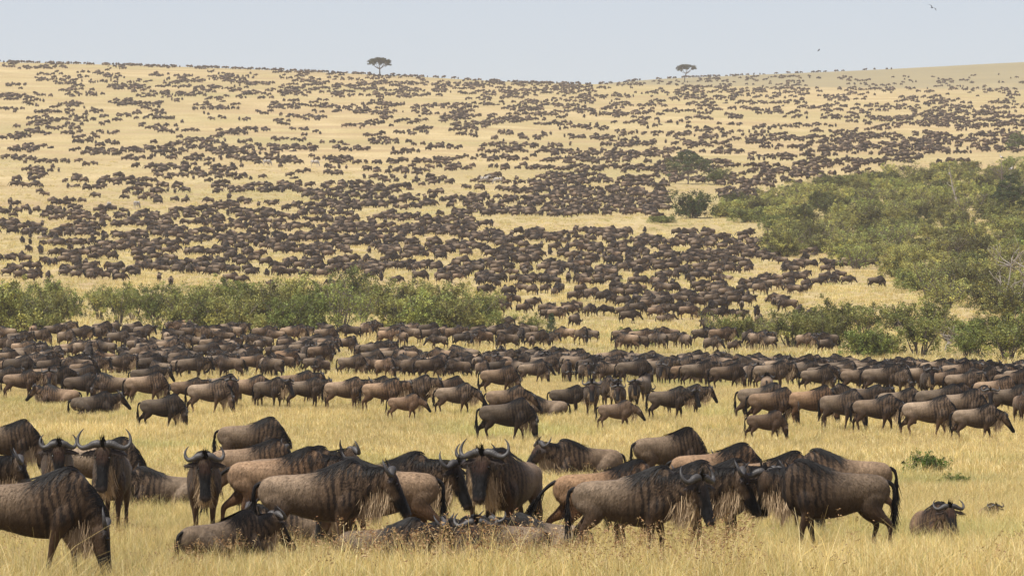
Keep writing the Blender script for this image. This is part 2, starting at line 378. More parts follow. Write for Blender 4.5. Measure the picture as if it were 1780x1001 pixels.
def build_gnu(neck=(12, 0), head=(-66, 0), lie=False, step=0.0, lod=0, horn=1.0, tail=0.0, calf=False, seed=1, beard=1.0):
    """One pose of a wildebeest; returns {part: mesh}. Local +X is forward, origin on the ground under the body."""
    rs = np.random.default_rng(seed)
    dz = -0.50 if lie else 0.0
    # torso
    st = [  # x, top, bottom, half width
        (-.02, 1.00, .90, .06), (.02, 1.10, .82, .13), (.10, 1.165, .74, .19), (.25, 1.20, .68, .225), (.45, 1.21, .645, .235),
        (.70, 1.232, .575, .275), (.95, 1.285, .53, .275), (1.13, 1.36, .53, .24), (1.28, 1.41, .56, .205), (1.42, 1.385, .63, .185),
        (1.54, 1.27, .75, .14), (1.60, 1.15, .87, .06)]
    x, tp, bt, hw = np.array(st).T
    cz = (tp + bt) / 2 + 0.04 + dz
    n = len(x)
    ex = np.full(n, 2.15)
    torso = Loft(x, np.column_stack([x - X0, 0*x, cz]), np.tile([0, -1, 0], (n, 1)), np.tile([0, 0, 1], (n, 1)), hw, tp + dz - cz, cz - bt - dz, ex)
    # neck
    fN, rN, uN = frame(R(neck[0]), R(neck[1]))
    fH, rH, uH = frame(R(head[0]), R(head[1]))
    B = np.array([1.40 - X0, 0, 1.05 + dz])
    H = B + fN * 0.52 + np.array([0, 0, 0.02])
    p0 = np.array([1.12 - X0, 0, 1.02 + dz])
    tk = np.array([0, .3, .5, .7, .88, 1.0]); a1 = B + np.array([.06, 0, 0]) + fN * .10
    def bez(t): return ((1-t)**3)[:, None]*p0 + (3*(1-t)**2*t)[:, None]*B + (3*(1-t)*t**2)[:, None]*a1*1.0 + (t**3)[:, None]*H
    ctr = bez(tk); tn = np.gradient(bez(np.linspace(0, 1, 41)), axis=0)[(tk*40).astype(int)]
    tn /= np.linalg.norm(tn, axis=1, keepdims=True)
    yw = np.arctan2(tn[:, 1], tn[:, 0]); yw = np.where(np.hypot(tn[:, 0], tn[:, 1]) < .2, R(neck[1]), yw)
    rr = np.column_stack([np.sin(yw), -np.cos(yw), 0*yw]); uu = np.cross(rr, tn)
    neckL = Loft(tk, ctr, rr, uu, [.20, .185, .155, .125, .105, .085], [.33, .30, .245, .19, .145, .10], [.34, .31, .27, .225, .18, .12], np.full(6, 2.1))
    # head: stations along the face
    ha = np.array([-.10, -.04, .03, .13, .24, .36, .46, .53, .575, .59])
    HS = 1.12
    hw_ = np.array([.045, .088, .106, .104, .084, .072, .078, .078, .055, .014]) * HS
    hu = np.array([.045, .075, .082, .078, .068, .060, .056, .050, .034, .010]) * HS
    hd = np.array([.06, .12, .155, .160, .130, .098, .080, .070, .048, .012]) * HS
    hc = H + fH * ha[:, None] * (0.95 if calf else HS) - uH * (0.01 + 0.02 * np.clip(ha, 0, 1))[:, None]
    headL = Loft(ha, hc, np.tile(rH, (10, 1)), np.tile(uH, (10, 1)), hw_, hu, hd, np.full(10, 2.35))
    lofts = [('torso', torso, 34, 26), ('neck', neckL, 18, 20), ('head', headL, 24, 18)]
    fat = {0: 1.0, 1: 1.15, 2: 1.5}[lod]
    # legs
    def leg(P, rad, fl): return tube_loft(np.array(P) - np.array([X0, 0, 0]), np.array(rad) * fat, np.array(fl) * fat)
    for s in (1, -1):
        if not lie:
            q = step * s
            lofts.append(('leg', leg([(1.24, .11*s, .98), (1.24, .155*s, .78), (1.21+q*.3, .15*s, .60), (1.23+q*.8, .14*s, .41), (1.22+q, .135*s, .25), (1.215+q*1.1, .135*s, .11), (1.25+q*1.2, .135*s, .045), (1.265+q*1.2, .135*s, 0.0)],
                                     [.10, .105, .070, .042, .031, .037, .037, .050], [.17, .155, .090, .052, .034, .041, .043, .062]), 26, 12))
            q = -step * s
            lofts.append(('leg', leg([(.24, .08*s, 1.00), (.25, .130*s, .88), (.30+q*.3, .145*s, .70), (.19+q*.6, .145*s, .56), (.085+q*.8, .14*s, .455), (.10+q, .135*s, .27), (.10+q*1.05, .135*s, .11), (.135+q*1.1, .135*s, .045), (.15+q*1.1, .135*s, 0.0)],
                                     [.105, .10, .082, .062, .042, .031, .037, .037, .050], [.18, .19, .155, .088, .054, .035, .041, .043, .062]), 28, 12))
        else:
            lofts.append(('leg', leg([(1.25, .12*s, .55), (1.34, .20*s, .34), (1.52, .20*s, .13), (1.58, .19*s, .07), (1.42, .20*s, .05), (1.25, .21*s, .05)],
                                     [.08, .085, .06, .042, .032, .04], [.13, .12, .075, .05, .034, .045]), 22, 10))
            lofts.append(('leg', leg([(.25, .14*s, .50), (.45, .26*s, .36), (.60, .30*s, .18), (.35, .30*s, .10), (.20, .29*s, .07), (.50, .31*s, .05), (.66, .31*s, .04)],
                                     [.12, .12, .09, .055, .042, .034, .04], [.18, .17, .12, .06, .045, .035, .045]), 24, 10))
        # ears
        e0 = H + fH * .035 + rH * (.085 * s) + uH * .01
        ed = rH * s * .95 - np.array([0, 0, .16]) - uH * .10; ed /= np.linalg.norm(ed)
        E = [e0, e0 + ed * .08, e0 + ed * .16, e0 + ed * .23, e0 + ed * .28]
        lofts.append(('ear', tube_loft(E, np.array([.025, .045, .050, .032, .008]) * (1.2 if lod else 1), np.array([.022, .020, .018, .015, .008]) * fat, side=fH), 10, 10))
    parts = []; cp = []; cc = []
    ph = rs.random() * 6
    for kind, lf, nn, sg in lofts:
        v, f, T, A = lf.mesh(nn, sg); parts.append((v, f))
        v, _, T, A = lf.mesh(nn * (4 if kind in ('torso', 'neck') else 2), sg * 2)
        xx = v[:, 0] + X0; zz = v[:, 2] - dz
        nz = vnoise(xx * 9 + ph, zz * 5 + v[:, 1] * 6)
        if kind == 'torso':
            c = coat(xx, zz, v[:, 1], T, nz, ph, np.sin(A))
        elif kind == 'neck':
            c = np.tile(TAN * np.array([.62, .57, .55]), (len(v), 1))
            n3 = vnoise(T * 22 + ph, A * 3)
            s1 = np.sin(2*np.pi*(T * 6.0 + .25*np.sin(A * 3 + ph) + .5 * nz)) + 1.2 * (n3 - .5)
            c = lerp(c, DARK, smooth(-.10, .45, s1) * .92 * smooth(1.02, .75, T))
            c = lerp(c, BLACK * 1.4, smooth(.72, .95, np.sin(A)))
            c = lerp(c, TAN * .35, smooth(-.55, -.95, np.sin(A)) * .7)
        elif kind == 'head':
            c = np.tile(TAN * np.array([.52, .47, .45]), (len(v), 1))
            face = smooth(-.25, .35, np.sin(A)) * smooth(-.02, .10, T)
            c = lerp(c, BLACK, np.maximum(face, smooth(.24, .34, T)))
            c = lerp(c, np.array([.048, .025, .015]) * (1 if seed % 3 else .25), smooth(.45, .9, np.sin(A)) * smooth(.02, .06, T) * smooth(.26, .14, T) * .8)
            c = lerp(c, np.array([.06, .045, .04]), smooth(.50, .55, T) * .6)
        elif kind == 'leg':
            tt = (T - T.min()) / (T.max() - T.min())
            c = lerp(TAN * np.array([.48, .40, .34]), TAN * np.array([.34, .27, .22]), smooth(.15, .6, tt))
            c = lerp(c, BLACK * 1.5, smooth(.92, .97, tt))
            c = lerp(c, coat(xx, zz, v[:, 1], xx, nz, ph, 0 * xx), smooth(.58, .80, zz))
        else:
            c = np.tile(np.array([.045, .036, .032]), (len(v), 1))
        if calf and kind != 'head': c = lerp(c, np.array([.175, .110, .065]), np.full(len(v), .45))
        cp.append(v); cc.append(c * (.86 + .28 * rs.random((len(v), 1))))
    cp = np.concatenate(cp); cc = np.concatenate(cc)
    vox = {0: .0165, 1: .030, 2: .048}[lod]
    out = {}
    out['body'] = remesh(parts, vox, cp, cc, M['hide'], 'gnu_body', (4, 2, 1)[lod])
    if lod == 0:                                   # short coat hair lying over the trunk, neck and cheeks
        bm = out['body']; nV = len(bm.vertices)
        co = np.empty(nV * 3, np.float32); bm.vertices.foreach_get('co', co); co = co.reshape(-1, 3)
        no = np.empty(nV * 3, np.float32); bm.vertex_normals.foreach_get('vector', no); no = no.reshape(-1, 3)
        cl = np.empty(nV * 4, np.float32); bm.color_attributes['coat'].data.foreach_get('color', cl); cl = cl.reshape(-1, 4)[:, :3]
        ok = np.where((co[:, 2] - dz > .56) & (np.abs(co[:, 2] - .05) > .05))[0]; pick = rs.choice(ok, 6500)
        p, nn_, cb = co[pick] + rs.normal(0, .006, (6500, 3)), no[pick], cl[pick]
        fl = np.tile(np.array([-.60, 0, -.80]), (6500, 1)) + rs.normal(0, .16, (6500, 3)); fl -= nn_ * (fl * nn_).sum(1, keepdims=True); fl /= np.linalg.norm(fl, axis=1, keepdims=True) + 1e-6
        ln = rs.uniform(.025, .050, (6500, 1)) * (1 + .8 * smooth(.2, .6, p[:, :1])); wd = np.cross(fl, nn_)
        P = np.stack([p + nn_ * .001, p + fl * ln * .5 + nn_ * .006, p + fl * ln + nn_ * .004], 1)
        v, f, _ = ribbons(P, rs.uniform(.005, .009, 6500), wd)
        out['fur'] = mesh_from('gnu_fur', v, f, M['hide'], np.repeat(cb * rs.uniform(.70, 1.35, (6500, 1)), 6, 0))
    # mane: strands that lie over crest, neck and shoulders
    wscale = {0: 1.0, 1: 2.0, 2: 3.5}[lod]
    def strands(lf, n, t0, t1, span0, span1, drift, off, w):
        t = rs.uniform(t0, t1, n); sd = rs.choice([-1, 1], n); sp = R(1) * rs.uniform(span0, span1, n)
        a0 = rs.uniform(0, R(10), n); dr = drift * rs.uniform(.5, 1.3, n)
        k = np.linspace(0, 1, 6)
        jit = rs.normal(0, .014, (n, 3))
        P = np.stack([jit * q**2 + lf.at(np.clip(t - dr * q**1.3, lf.ts[0] + .001, lf.ts[-1]), np.pi/2 - sd * (a0 + sp * q), off * (1 + 1.2 * math.sin(q * 2.6))) for q in k], 1)
        d = P[:, -1] - P[:, 0]; d /= np.linalg.norm(d, axis=1, keepdims=True) + 1e-6
        nrm = P[:, 2] - P[:, 2].mean(0); mid = lf.at(t, np.pi/2 - sd * 1.2, 0); cen = cubic(lf.ts, lf.tab[:, :3], t)
        out_ = mid - cen; wd = np.cross(d, out_); wd /= np.linalg.norm(wd, axis=1, keepdims=True) + 1e-6
        return ribbons(P, rs.uniform(.6, 1.3, n) * w, wd)
    nm = {0: 1.0, 1: .35, 2: .12}[lod] * (.4 if calf else 1)
    S = [strands(neckL, int(420*nm), .30, 1.0, 18, 80, .14, .016, .009*wscale), strands(torso, int(300*nm), 1.00, 1.45, 8, 64, .26, .016, .009*wscale)]
    # upright forelock between the horns
    nf = int(60 * max(nm, .2)); b = H - fH * rs.uniform(0, .12, (nf, 1)) + rH * rs.normal(0, .018, (nf, 1)) + uH * .07
    tip = b + (uH * .10 - fH * .06) + rs.normal(0, .02, (nf, 3)); k = np.linspace(0, 1, 6)[None, :, None]
    S.append(ribbons(b[:, None] * (1 - k) + tip[:, None] * k, np.full(nf, .012*wscale), np.tile(rH, (nf, 1))))
    def join(S):
        o = 0; v = []; f = []; c = []
        for a, b_, d in S: v.append(a); f.append(b_ + o); c.append(d); o += len(a)
        return np.concatenate(v), np.concatenate(f), np.concatenate(c)
    mane = join(S)
    # beard
    nb = int({0: 900, 1: 220, 2: 50}[lod] * beard * (.3 if calf else 1))
    t = rs.uniform(.42, 1.0, nb); a = -np.pi/2 + rs.normal(0, .42, nb)
    root = neckL.at(t, a, .004); k = np.linspace(0, 1, 6)
    ln = rs.uniform(.14, .40, nb) * (0.55 + .6 * np.sin((t - .4) / .6 * 2.6))
    sway = rs.normal(0, .055, (nb, 3)); sway[:, 2] = 0
    P = np.stack([root + np.array([0, 0, -1]) * (ln * q)[:, None] + sway * q**1.5 - fN * (0.05 * q * q) * np.array([1, 1, 0]) for q in k], 1)
    if lie: P[:, :, 2] = np.maximum(P[:, :, 2], .02)
    an = rs.uniform(0, np.pi, nb); wd = np.column_stack([np.cos(an), np.sin(an), 0*an])
    bv, bf, bc = ribbons(P, rs.uniform(.006, .013, nb) * wscale, wd)
    # tail: dock and long switch
    tl = tube_loft(np.array([(.03, 0, 1.09), (-.05, 0, 1.05), (-.085-tail*.1, 0, .95), (-.09-tail*.25, 0, .80), (-.085-tail*.4, 0, .66)]) + np.array([-X0, 0, dz if not lie else -.5]), np.array([.035, .032, .025, .02, .012])*fat)
    tv, tf, _, _ = tl.mesh(10, 8)
    nt_ = int(150 * max(nm, .15)); q = rs.uniform(0.35, 1.0, nt_)
    root = cubic(tl.ts, tl.tab[:, :3], q * tl.ts[-1]) + rs.normal(0, .012, (nt_, 3))
    ln = rs.uniform(.22, .42, nt_); sw = rs.normal(0, .045, (nt_, 3)); sw[:, 2] = 0
    P = np.stack([root + np.array([-tail*.55, 0, -1]) * (ln * k_)[:, None] + sw * k_**1.4 for k_ in np.linspace(0, 1, 6)], 1)
    if lie: P[:, :, 2] = np.maximum(P[:, :, 2], .02)
    an = rs.uniform(0, np.pi, nt_); wd = np.column_stack([np.cos(an), np.sin(an), 0*an])
    rv, rf, rc = ribbons(P, np.full(nt_, .016 * wscale), wd)
    tfq = np.array([p for p in tf if len(p) == 4])
    tailm = (np.concatenate([tv, rv]), np.concatenate([tfq, rf + len(tv)]), np.concatenate([np.full(len(tv), .5), rc]))
    # horns
    hv = []
    for s in (1, -1):
        hs = horn
        pts = [(.015, .045, .045), (.06, .07, .055), (.12, .065, .05), (.20, .03, .035), (.275, .02, .02), (.325, .07, .01), (.335, .15, .01), (.305, .225, .012), (.265, .27, .02)]
        rad = np.array([.045, .058, .056, .044, .036, .029, .021, .012, .004])
        if calf:
            pts = [(.04, .05, .03), (.055, .09, .02), (.065, .14, .01), (.07, .19, 0)]; rad = np.array([.028, .024, .016, .004])
        P = [H + rH * (r_ * s * (hs if r_ > .1 else 1)) - fH * (t_ * (hs if t_ > .08 else 1)) + uH * u_ for r_, t_, u_ in pts]
        lf = tube_loft(P, rad * (1.0 if lod < 2 else 1.5), side=uH)
        nn, sg = ((60, 10), (12, 6), (7, 4))[lod]
        v, f, T, A = lf.mesh(nn, sg)
        if lod == 0:                                # growth rings on the thick half of the horn
            cen = cubic(lf.ts, lf.tab[:, :3], T); q_ = T / T.max(); v = cen + (v - cen) * (1 + .035 * np.sin(q_ * 120) * smooth(.62, .35, q_))[:, None]
        hv.append((v, f, T / T.max()))
    if lod == 2:
        # far animals: one mesh, everything joined
        bm = out['body']; bvv = np.empty(len(bm.vertices)*3, np.float32); bm.vertices.foreach_get('co', bvv); bvv = bvv.reshape(-1, 3)
        cl = np.empty(len(bm.vertices)*4, np.float32); bm.color_attributes['coat'].data.foreach_get('color', cl); cl = cl.reshape(-1, 4)[:, :3]
        fs = [tuple(p.vertices) for p in bm.polygons]; V = [bvv]; Cc = [cl]; o = len(bvv)
        for (v, f, c), base in ((mane, BLACK * 2), ((bv, bf, bc), np.array([.36, .27, .18])), (tailm, BLACK * 2)):
            V.append(v); fs += [tuple(int(i) + o for i in q_) for q_ in f]; Cc.append(np.tile(base, (len(v), 1))); o += len(v)
        for v, f, T in hv:
            V.append(v); fs += [tuple(i + o for i in q_) for q_ in f]; Cc.append(np.tile(np.array([.06, .055, .05]), (len(v), 1))); o += len(v)
        me = mesh_from('far_gnu', np.concatenate(V), fs, M['hide'], np.concatenate(Cc)); bpy.data.meshes.remove(bm)
        return me
    out['mane'] = mesh_from('gnu_mane', mane[0], mane[1], M['mane'], mane[2])
    if nb: out['beard'] = mesh_from('gnu_beard', bv, bf, M['beard'], bc)
    out['tail'] = mesh_from('gnu_tail', tailm[0], tailm[1], M['mane'], tailm[2])
    for i, (v, f, T) in enumerate(hv): out['horn%d' % i] = mesh_from('gnu_horn', v, f, M['horn'], smooth(.55, .95, T) * .9)
    if lod == 0:
        for i, s in enumerate((1, -1)):
            c = H + fH * .14 + rH * (.104 * s) + uH * .03
            lf = tube_loft([c + rH*s*q for q in (-.02, -.012, 0, .012, .018)], [.004, .017, .022, .016, .003], side=uH)
            v, f, _, _ = lf.mesh(7, 8); out['eye%d' % i] = mesh_from('gnu_eye', v, f, M['eye'])
    return out

PART = {'horn0': 'horn', 'horn1': 'horn', 'eye0': 'eye', 'eye1': 'eye'}
ANIMALS = []     # (x, y, heading, lying, scale)
def put_gnu(proto, loc, rot, scale, label, group, tint=0.0, warm=0.0, lying=False, sink=0.0):
    e = bpy.data.objects.new('wildebeest', None); COL.objects.link(e)
    e.empty_display_size = 0.3
    e.location = (loc[0], loc[1], loc[2] - sink); e.rotation_euler = (0, 0, R(rot)); e.scale = (scale,) * 3
    tag(e, label, 'wildebeest', group)
    for k, me in proto.items():
        o = link(PART.get(k, k), me, e)
        o['tint'] = float(tint); o['warm'] = float(warm)
    ANIMALS.append((loc[0], loc[1], R(rot), lying, scale))
    return e

POSES = {
    'stand':  dict(neck=(14, 0), head=(-64, 0), step=.05, seed=1),
    'standL': dict(neck=(12, 14), head=(-66, 32), step=-.06, seed=2, horn=.95),
    'standR': dict(neck=(12, -14), head=(-66, -32), step=.08, seed=3, horn=1.05),
    'turnR':  dict(neck=(8, -38), head=(-60, -85), step=.10, seed=4),
    'alert':  dict(neck=(26, 0), head=(-70, 0), step=.03, seed=5, horn=1.08),
    'alert2': dict(neck=(24, 3), head=(-72, 7), step=.02, seed=14, horn=.92),
    'alert3': dict(neck=(28, -2), head=(-71, -5), step=.04, seed=16, horn=1.18),
    'alertL': dict(neck=(24, 12), head=(-70, 24), step=.05, seed=7, horn=.95),
    'low':    dict(neck=(-14, 6), head=(-58, 8), step=.12, seed=6),
    'graze':  dict(neck=(-50, 8), head=(-82, 12), step=.14, seed=8),
    'grazeR': dict(neck=(-54, -10), head=(-84, -14), step=-.14, seed=9),
    'lie':    dict(neck=(22, 0), head=(-52, 0), lie=True, seed=10),
    'lieL':   dict(neck=(20, 25), head=(-50, 55), lie=True, seed=11),
    'walk':   dict(neck=(6, 0), head=(-60, 4), step=.20, seed=12, tail=.8),
}
NEAR = {}
def near(p):
    if p not in NEAR: NEAR[p] = build_gnu(lod=0, **POSES[p])
    return NEAR[p]
MIDP = {}
def midp(p):
    if p not in MIDP:
        kw = dict(POSES['low' if p == 'calf' else 'graze' if p == 'calfgraze' else p])
        if p.startswith('calf'): kw['calf'] = True; kw['seed'] = 21
        MIDP[p] = build_gnu(lod=1, **kw)
    return MIDP[p]

# the front group: photograph x, distance, heading, pose, size, tint, warmth, label
GF = 'wildebeest of the front group'
FRONT = [
    (50, 71.6, -4, 'graze', 1.0, -.10, .15, 'large wildebeest grazing at bottom left corner with its head down in the grass'),
    (5, 140, 5, 'graze', 1.0, -.10, .1, 'dark wildebeest with rounded back grazing at the left edge behind the horned pair'),
    (-95, 86, 10, 'stand', 1.0, -.2, 0, 'wildebeest almost wholly cut off by the left edge, only its black front showing'),
    (100, 101, -86, 'alert2', 1.04, -.1, .2, 'wildebeest facing the camera at left, half hidden by the wider-horned one beside it'),
    (195, 93, -92, 'alert3', 1.09, -.1, .15, 'big bull facing the camera at left with the widest curved horns'),
    (170, 113, 4, 'grazeR', .98, .45, 0, 'pale-flanked wildebeest seen between the two horned faces at left'),
    (290, 109, 184, 'lieL', .95, .05, 0, 'grey wildebeest lying in grass just right of the big left bull'),
    (355, 90, -88, 'alert2', .98, -.15, .25, 'wildebeest staring at the camera in front of the tan rump left of centre'),
    (484, 91.5, 2, 'walk', 1.0, .35, .5, 'tan wildebeest with long black mane standing behind the big centre-left one'),
    (505, 97, 6, 'alertL', .98, -.05, .2, 'wildebeest whose head and horn rise behind the tan one left of centre'),
    (434, 112, 4, 'graze', .97, .25, .3, 'light brown wildebeest grazing directly behind the tan rump left of centre'),
    (435, 143, -4, 'grazeR', 1.02, -.05, .1, 'dark-backed wildebeest grazing alone on the open grass above the left group'),
    (547, 79.8, -3, 'stand', .97, .18, .1, 'large striped wildebeest side-on left of centre, nearest of its cluster, facing right'),
    (668, 82.6, 183, 'graze', .97, .2, .35, 'wildebeest facing left, only its tan rump and tail showing right of the striped one'),
    (664, 85.2, 3, 'standR', 1.0, -.1, .1, 'black-faced wildebeest with upright horns at the right end of the centre-left cluster'),
    (385, 78.6, 38, 'lie', .84, -.25, .1, 'dark wildebeest lying in tall grass below the tan rump, head tipped back'),
    (535, 83.6, 175, 'lie', .80, .25, 0, 'pale wildebeest lying beneath the belly of the large striped one'),
    (668, 76.6, -14, 'lie', .80, -.30, .1, 'wildebeest lying in front with horns raised, left of the reclining frontal one'),
    (808, 76.6, -80, 'lie', .84, -.25, .25, 'reclining wildebeest facing the camera with curved horns at bottom centre'),
    (872, 79.6, 190, 'lie', .76, .05, 0, 'grey wildebeest lying at the feet of the central frontal one'),
    (948, 80.9, 172, 'lieL', .76, .05, 0, 'pale grey wildebeest lying behind the hanging black tail near centre'),
    (890, 85.5, -112, 'alert', 1.05, -.15, .35, 'wildebeest facing the camera in the centre, standing with curled horns'),
    (846, 90, -104, 'alertL', .98, -.1, .35, 'wildebeest face peering out left of the central frontal one'),
    (1020, 136, 202, 'lie', 1.12, -.1, .2, 'wildebeest resting in the grass behind the centre, facing left with long mane'),
    (1052, 83.9, 3, 'walk', .94, .25, .75, 'orange-tan wildebeest with black tail swung out, behind the nearest right-hand one'),
    (1090, 78.0, -10, 'standR', .93, -.02, .05, 'largest greyish brown striped wildebeest right of centre with pale beard, facing right'),
    (1160, 80.8, -2, 'stand', .95, .0, .0, 'grey-necked wildebeest, first of two heads right of the largest striped one'),
    (1222, 82.3, -4, 'standL', .95, -.15, .0, 'dark-headed wildebeest, second head right of the largest striped one'),
    (1452, 80.6, 184, 'turnR', .95, -.35, .15, 'dark wildebeest at the right end of the front group, facing left, legs in view'),
    (1160, 126, 24, 'graze', 1.0, -.02, .1, 'wildebeest grazing alone behind the right-hand cluster, rump toward the left'),
    (1242, 101, 4, 'grazeR', .98, .25, .55, 'tan-backed wildebeest with dark mane above the two right-hand heads'),
    (1330, 92.2, 5, 'graze', .95, .2, .5, 'wildebeest back and mane just left of the dark right-hand one'),
    (1470, 95, 178, 'low', .95, .1, .3, 'brown wildebeest facing left behind the dark right-hand one'),
    (1620, 87.6, -74, 'lie', .72, -.2, .6, 'young wildebeest lying in grass at right, only head and horns showing'),
    (1718, 99, -78, 'lie', .42, .0, .7, 'small brown wildebeest lying almost hidden in grass at far right'),
]
for px, d, rot, pose, sc, tint, warm, label in FRONT:
    lying = pose.startswith('lie')
    put_gnu(near(pose), at_depth(px, d), rot, sc, label, GF, tint, warm, lying, sink=(.10 if d < 82 else .04) if lying else 0.02)

# ------------------------------------------------------------------ the middle herd: photograph x, foot y, heading, pose, tint, warmth
ORD = {1: 'first', 2: 'second', 3: 'third', 5: 'fifth', 8: 'eighth', 9: 'ninth', 12: 'twelfth'}
TEN = {2: 'twenty', 3: 'thirty', 4: 'forty', 5: 'fifty', 6: 'sixty', 7: 'seventy', 8: 'eighty', 9: 'ninety'}
CARD = ['', 'one', 'two', 'three', 'four', 'five', 'six', 'seven', 'eight', 'nine', 'ten', 'eleven', 'twelve', 'thirteen', 'fourteen', 'fifteen', 'sixteen', 'seventeen', 'eighteen', 'nineteen']
def ordinal(n):
    if n in ORD: return ORD[n]
    if n < 20: return CARD[n] + 'th'
    if n >= 100: return ('hundred' if n == 100 else 'hundred-and-' + ordinal(n - 100)) + ('th' if n == 100 else '')
    t, u = divmod(n, 10)
    return TEN[t][:-1] + 'ieth' if u == 0 else TEN[t] + '-' + ordinal(u)
ROW1 = [
    (2, 684, 0, 'stand'), (35, 694, 0, 'stand'), (80, 682, 5, 'graze'), (96, 686, 20, 'low'), (88, 694, -90, 'stand'), (138, 684, 0, 'graze'), (140, 699, -10, 'standR'),
    (105, 706, 170, 'lie'), (160, 722, 10, 'lie'), (198, 704, 180, 'graze'), (252, 706, 10, 'graze'), (255, 684, 3, 'stand'), (280, 748, 0, 'graze'),
    (362, 722, -8, 'graze'), (325, 706, 0, 'stand'), (404, 712, -90, 'stand'), (432, 709, -12, 'low'), (382, 702, 5, 'graze'), (468, 712, -35, 'stand'),
    (530, 711, 0, 'stand'), (515, 701, 0, 'stand'), (552, 704, -60, 'calf'), (598, 714, -6, 'stand'), (664, 717, 0, 'standL'), (648, 708, 4, 'stand'), (722, 713, -30, 'standL'),
    (702, 731, -4, 'calf'), (790, 722, -6, 'low'), (775, 708, 10, 'graze'), (880, 731, -6, 'low'), (878, 770, 0, 'graze'), (866, 689, 4, 'graze'), (950, 728, 180, 'lie'),
    (985, 721, 0, 'stand'), (1028, 726, -90, 'stand'), (1052, 713, -70, 'standL'), (1078, 718, -95, 'stand'), (1102, 712, -88, 'alert'), (1118, 704, 80, 'graze'),
    (1070, 748, 0, 'calf'), (1162, 731, -12, 'standR'), (1192, 724, -4, 'stand'), (1333, 706, 92, 'stand'), (1340, 741, 0, 'graze'), (1322, 734, -4, 'grazeR'),
    (1330, 768, 2, 'calfgraze'), (1408, 741, 2, 'graze'), (1462, 749, -40, 'graze'), (1478, 724, 200, 'low'), (1505, 727, -8, 'stand'), (1562, 736, 0, 'low'),
    (1522, 753, -12, 'low'), (1612, 763, 0, 'graze'), (1668, 748, -2, 'grazeR'), (1695, 769, 0, 'low'), (1632, 738, 3, 'graze'), (1652, 730, 20, 'low'),
    (1700, 731, -70, 'standR'), (1728, 716, 4, 'graze'), (1755, 729, 0, 'stand'), (1778, 740, -80, 'stand'),
]
ROW2 = [
    (60, 658, 0, 'graze'), (22, 660, 0, 'stand'), (132, 660, 8, 'low'), (160, 657, 0, 'standR'), (205, 655, -5, 'stand'), (245, 651, 2, 'stand'), (300, 655, 0, 'stand'),
    (318, 657, 0, 'standL'), (378, 656, 0, 'stand'), (420, 650, -70, 'graze'), (438, 653, 0, 'graze'), (466, 656, -60, 'graze'), (496, 645, 0, 'grazeR'), (545, 650, 0, 'graze'),
    (610, 655, 0, 'graze'), (668, 660, -50, 'graze'), (640, 652, 2, 'grazeR'), (712, 656, 175, 'graze'), (745, 660, 0, 'graze'), (800, 656, -75, 'graze'),
    (838, 662, -60, 'graze'), (862, 655, -88, 'stand'), (925, 668, 0, 'graze'), (985, 668, -88, 'graze'), (1015, 668, -80, 'stand'), (1060, 669, 178, 'graze'),
    (1100, 671, 4, 'graze'), (1150, 672, -85, 'standR'), (1190, 672, 0, 'graze'), (1212, 676, 0, 'stand'), (1262, 679, 0, 'graze'), (1305, 678, -70, 'stand'), (1340, 680, 0, 'stand'),
    (1418, 683, 2, 'graze'), (1490, 686, 0, 'stand'), (1532, 690, 0, 'stand'), (1560, 690, -50, 'graze'), (1612, 693, -88, 'alert'), (1640, 690, -10, 'graze'),
    (1672, 694, -10, 'stand'), (1705, 690, 2, 'low'), (1758, 695, 3, 'graze'), (1775, 690, 0, 'grazeR'),
]
def spaced(cands, taken, dx, dy):
    """Keep candidate ground points no closer than a body apart."""
    out = []
    for p in cands:
        if np.isnan(p[0]): continue
        if all(abs(p[0] - q[0]) > dx or abs(p[1] - q[1]) > dy for q in taken):
            taken.append((p[0], p[1])); out.append(p)
    return out
r1 = cast([r[0] for r in ROW1], [r[1] for r in ROW1]); r2 = cast([r[0] for r in ROW2], [r[1] for r in ROW2])
taken = [(p[0], p[1]) for p in np.concatenate([r1, r2])]
def polyline(px, pts): return np.interp(px, [p[0] for p in pts], [p[1] for p in pts])
GM = 'wildebeest of the middle herd'
def fill(n, x0, x1, top, bot, dx, dy, mixp, keep=10**9):
    px = rng.uniform(x0, x1, n); t = rng.random(n)
    y0 = polyline(px, top); y1 = polyline(px, bot)
    pts = spaced(cast(px, y0 + (y1 - y0) * t), taken, dx, dy)[:keep]
    out = []
    for p in pts:
        pose = rng.choice(list(mixp), p=np.array(list(mixp.values())) / sum(mixp.values()))
        rot = rng.choice([0, 0, 0, 180, -75, 85], p=[.2, .2, .2, .17, .15, .08]) + rng.normal(0, 24)
        out.append((p, rot, str(pose)))
    return out
MIXP = dict(stand=3, standL=2, standR=2, low=2, graze=4, grazeR=3, lie=.4, walk=1)
line = fill(900, -20, 1800, [(0, 612), (620, 614), (700, 628), (900, 640), (1200, 650), (1780, 668)], [(0, 660), (620, 654), (900, 662), (1200, 668), (1780, 690)], 1.5, 1.0, MIXP, 122)
upper = fill(500, -20, 1480, [(0, 582), (300, 580), (620, 584), (760, 592), (1000, 596), (1250, 596), (1480, 604)], [(0, 606), (620, 604), (760, 604), (1000, 612), (1250, 612), (1480, 616)], 1.9, 1.6, MIXP, 62)
def px_of(p): return 890 + FPX * p[0] / p[1]
TONE = [(-.12, 'dark brown'), (.10, 'brown'), (9, 'pale brown')]
VERB = {'lie': 'lying', 'graze': 'grazing', 'grazeR': 'grazing', 'calfgraze': 'grazing', 'low': 'head-lowered', 'walk': 'walking', 'calf': 'young'}
def facing(rot):
    a = (rot + 180) % 360 - 180
    return 'facing right' if abs(a) < 45 else 'facing left' if abs(a) > 135 else 'facing the camera' if a < 0 else 'facing away'
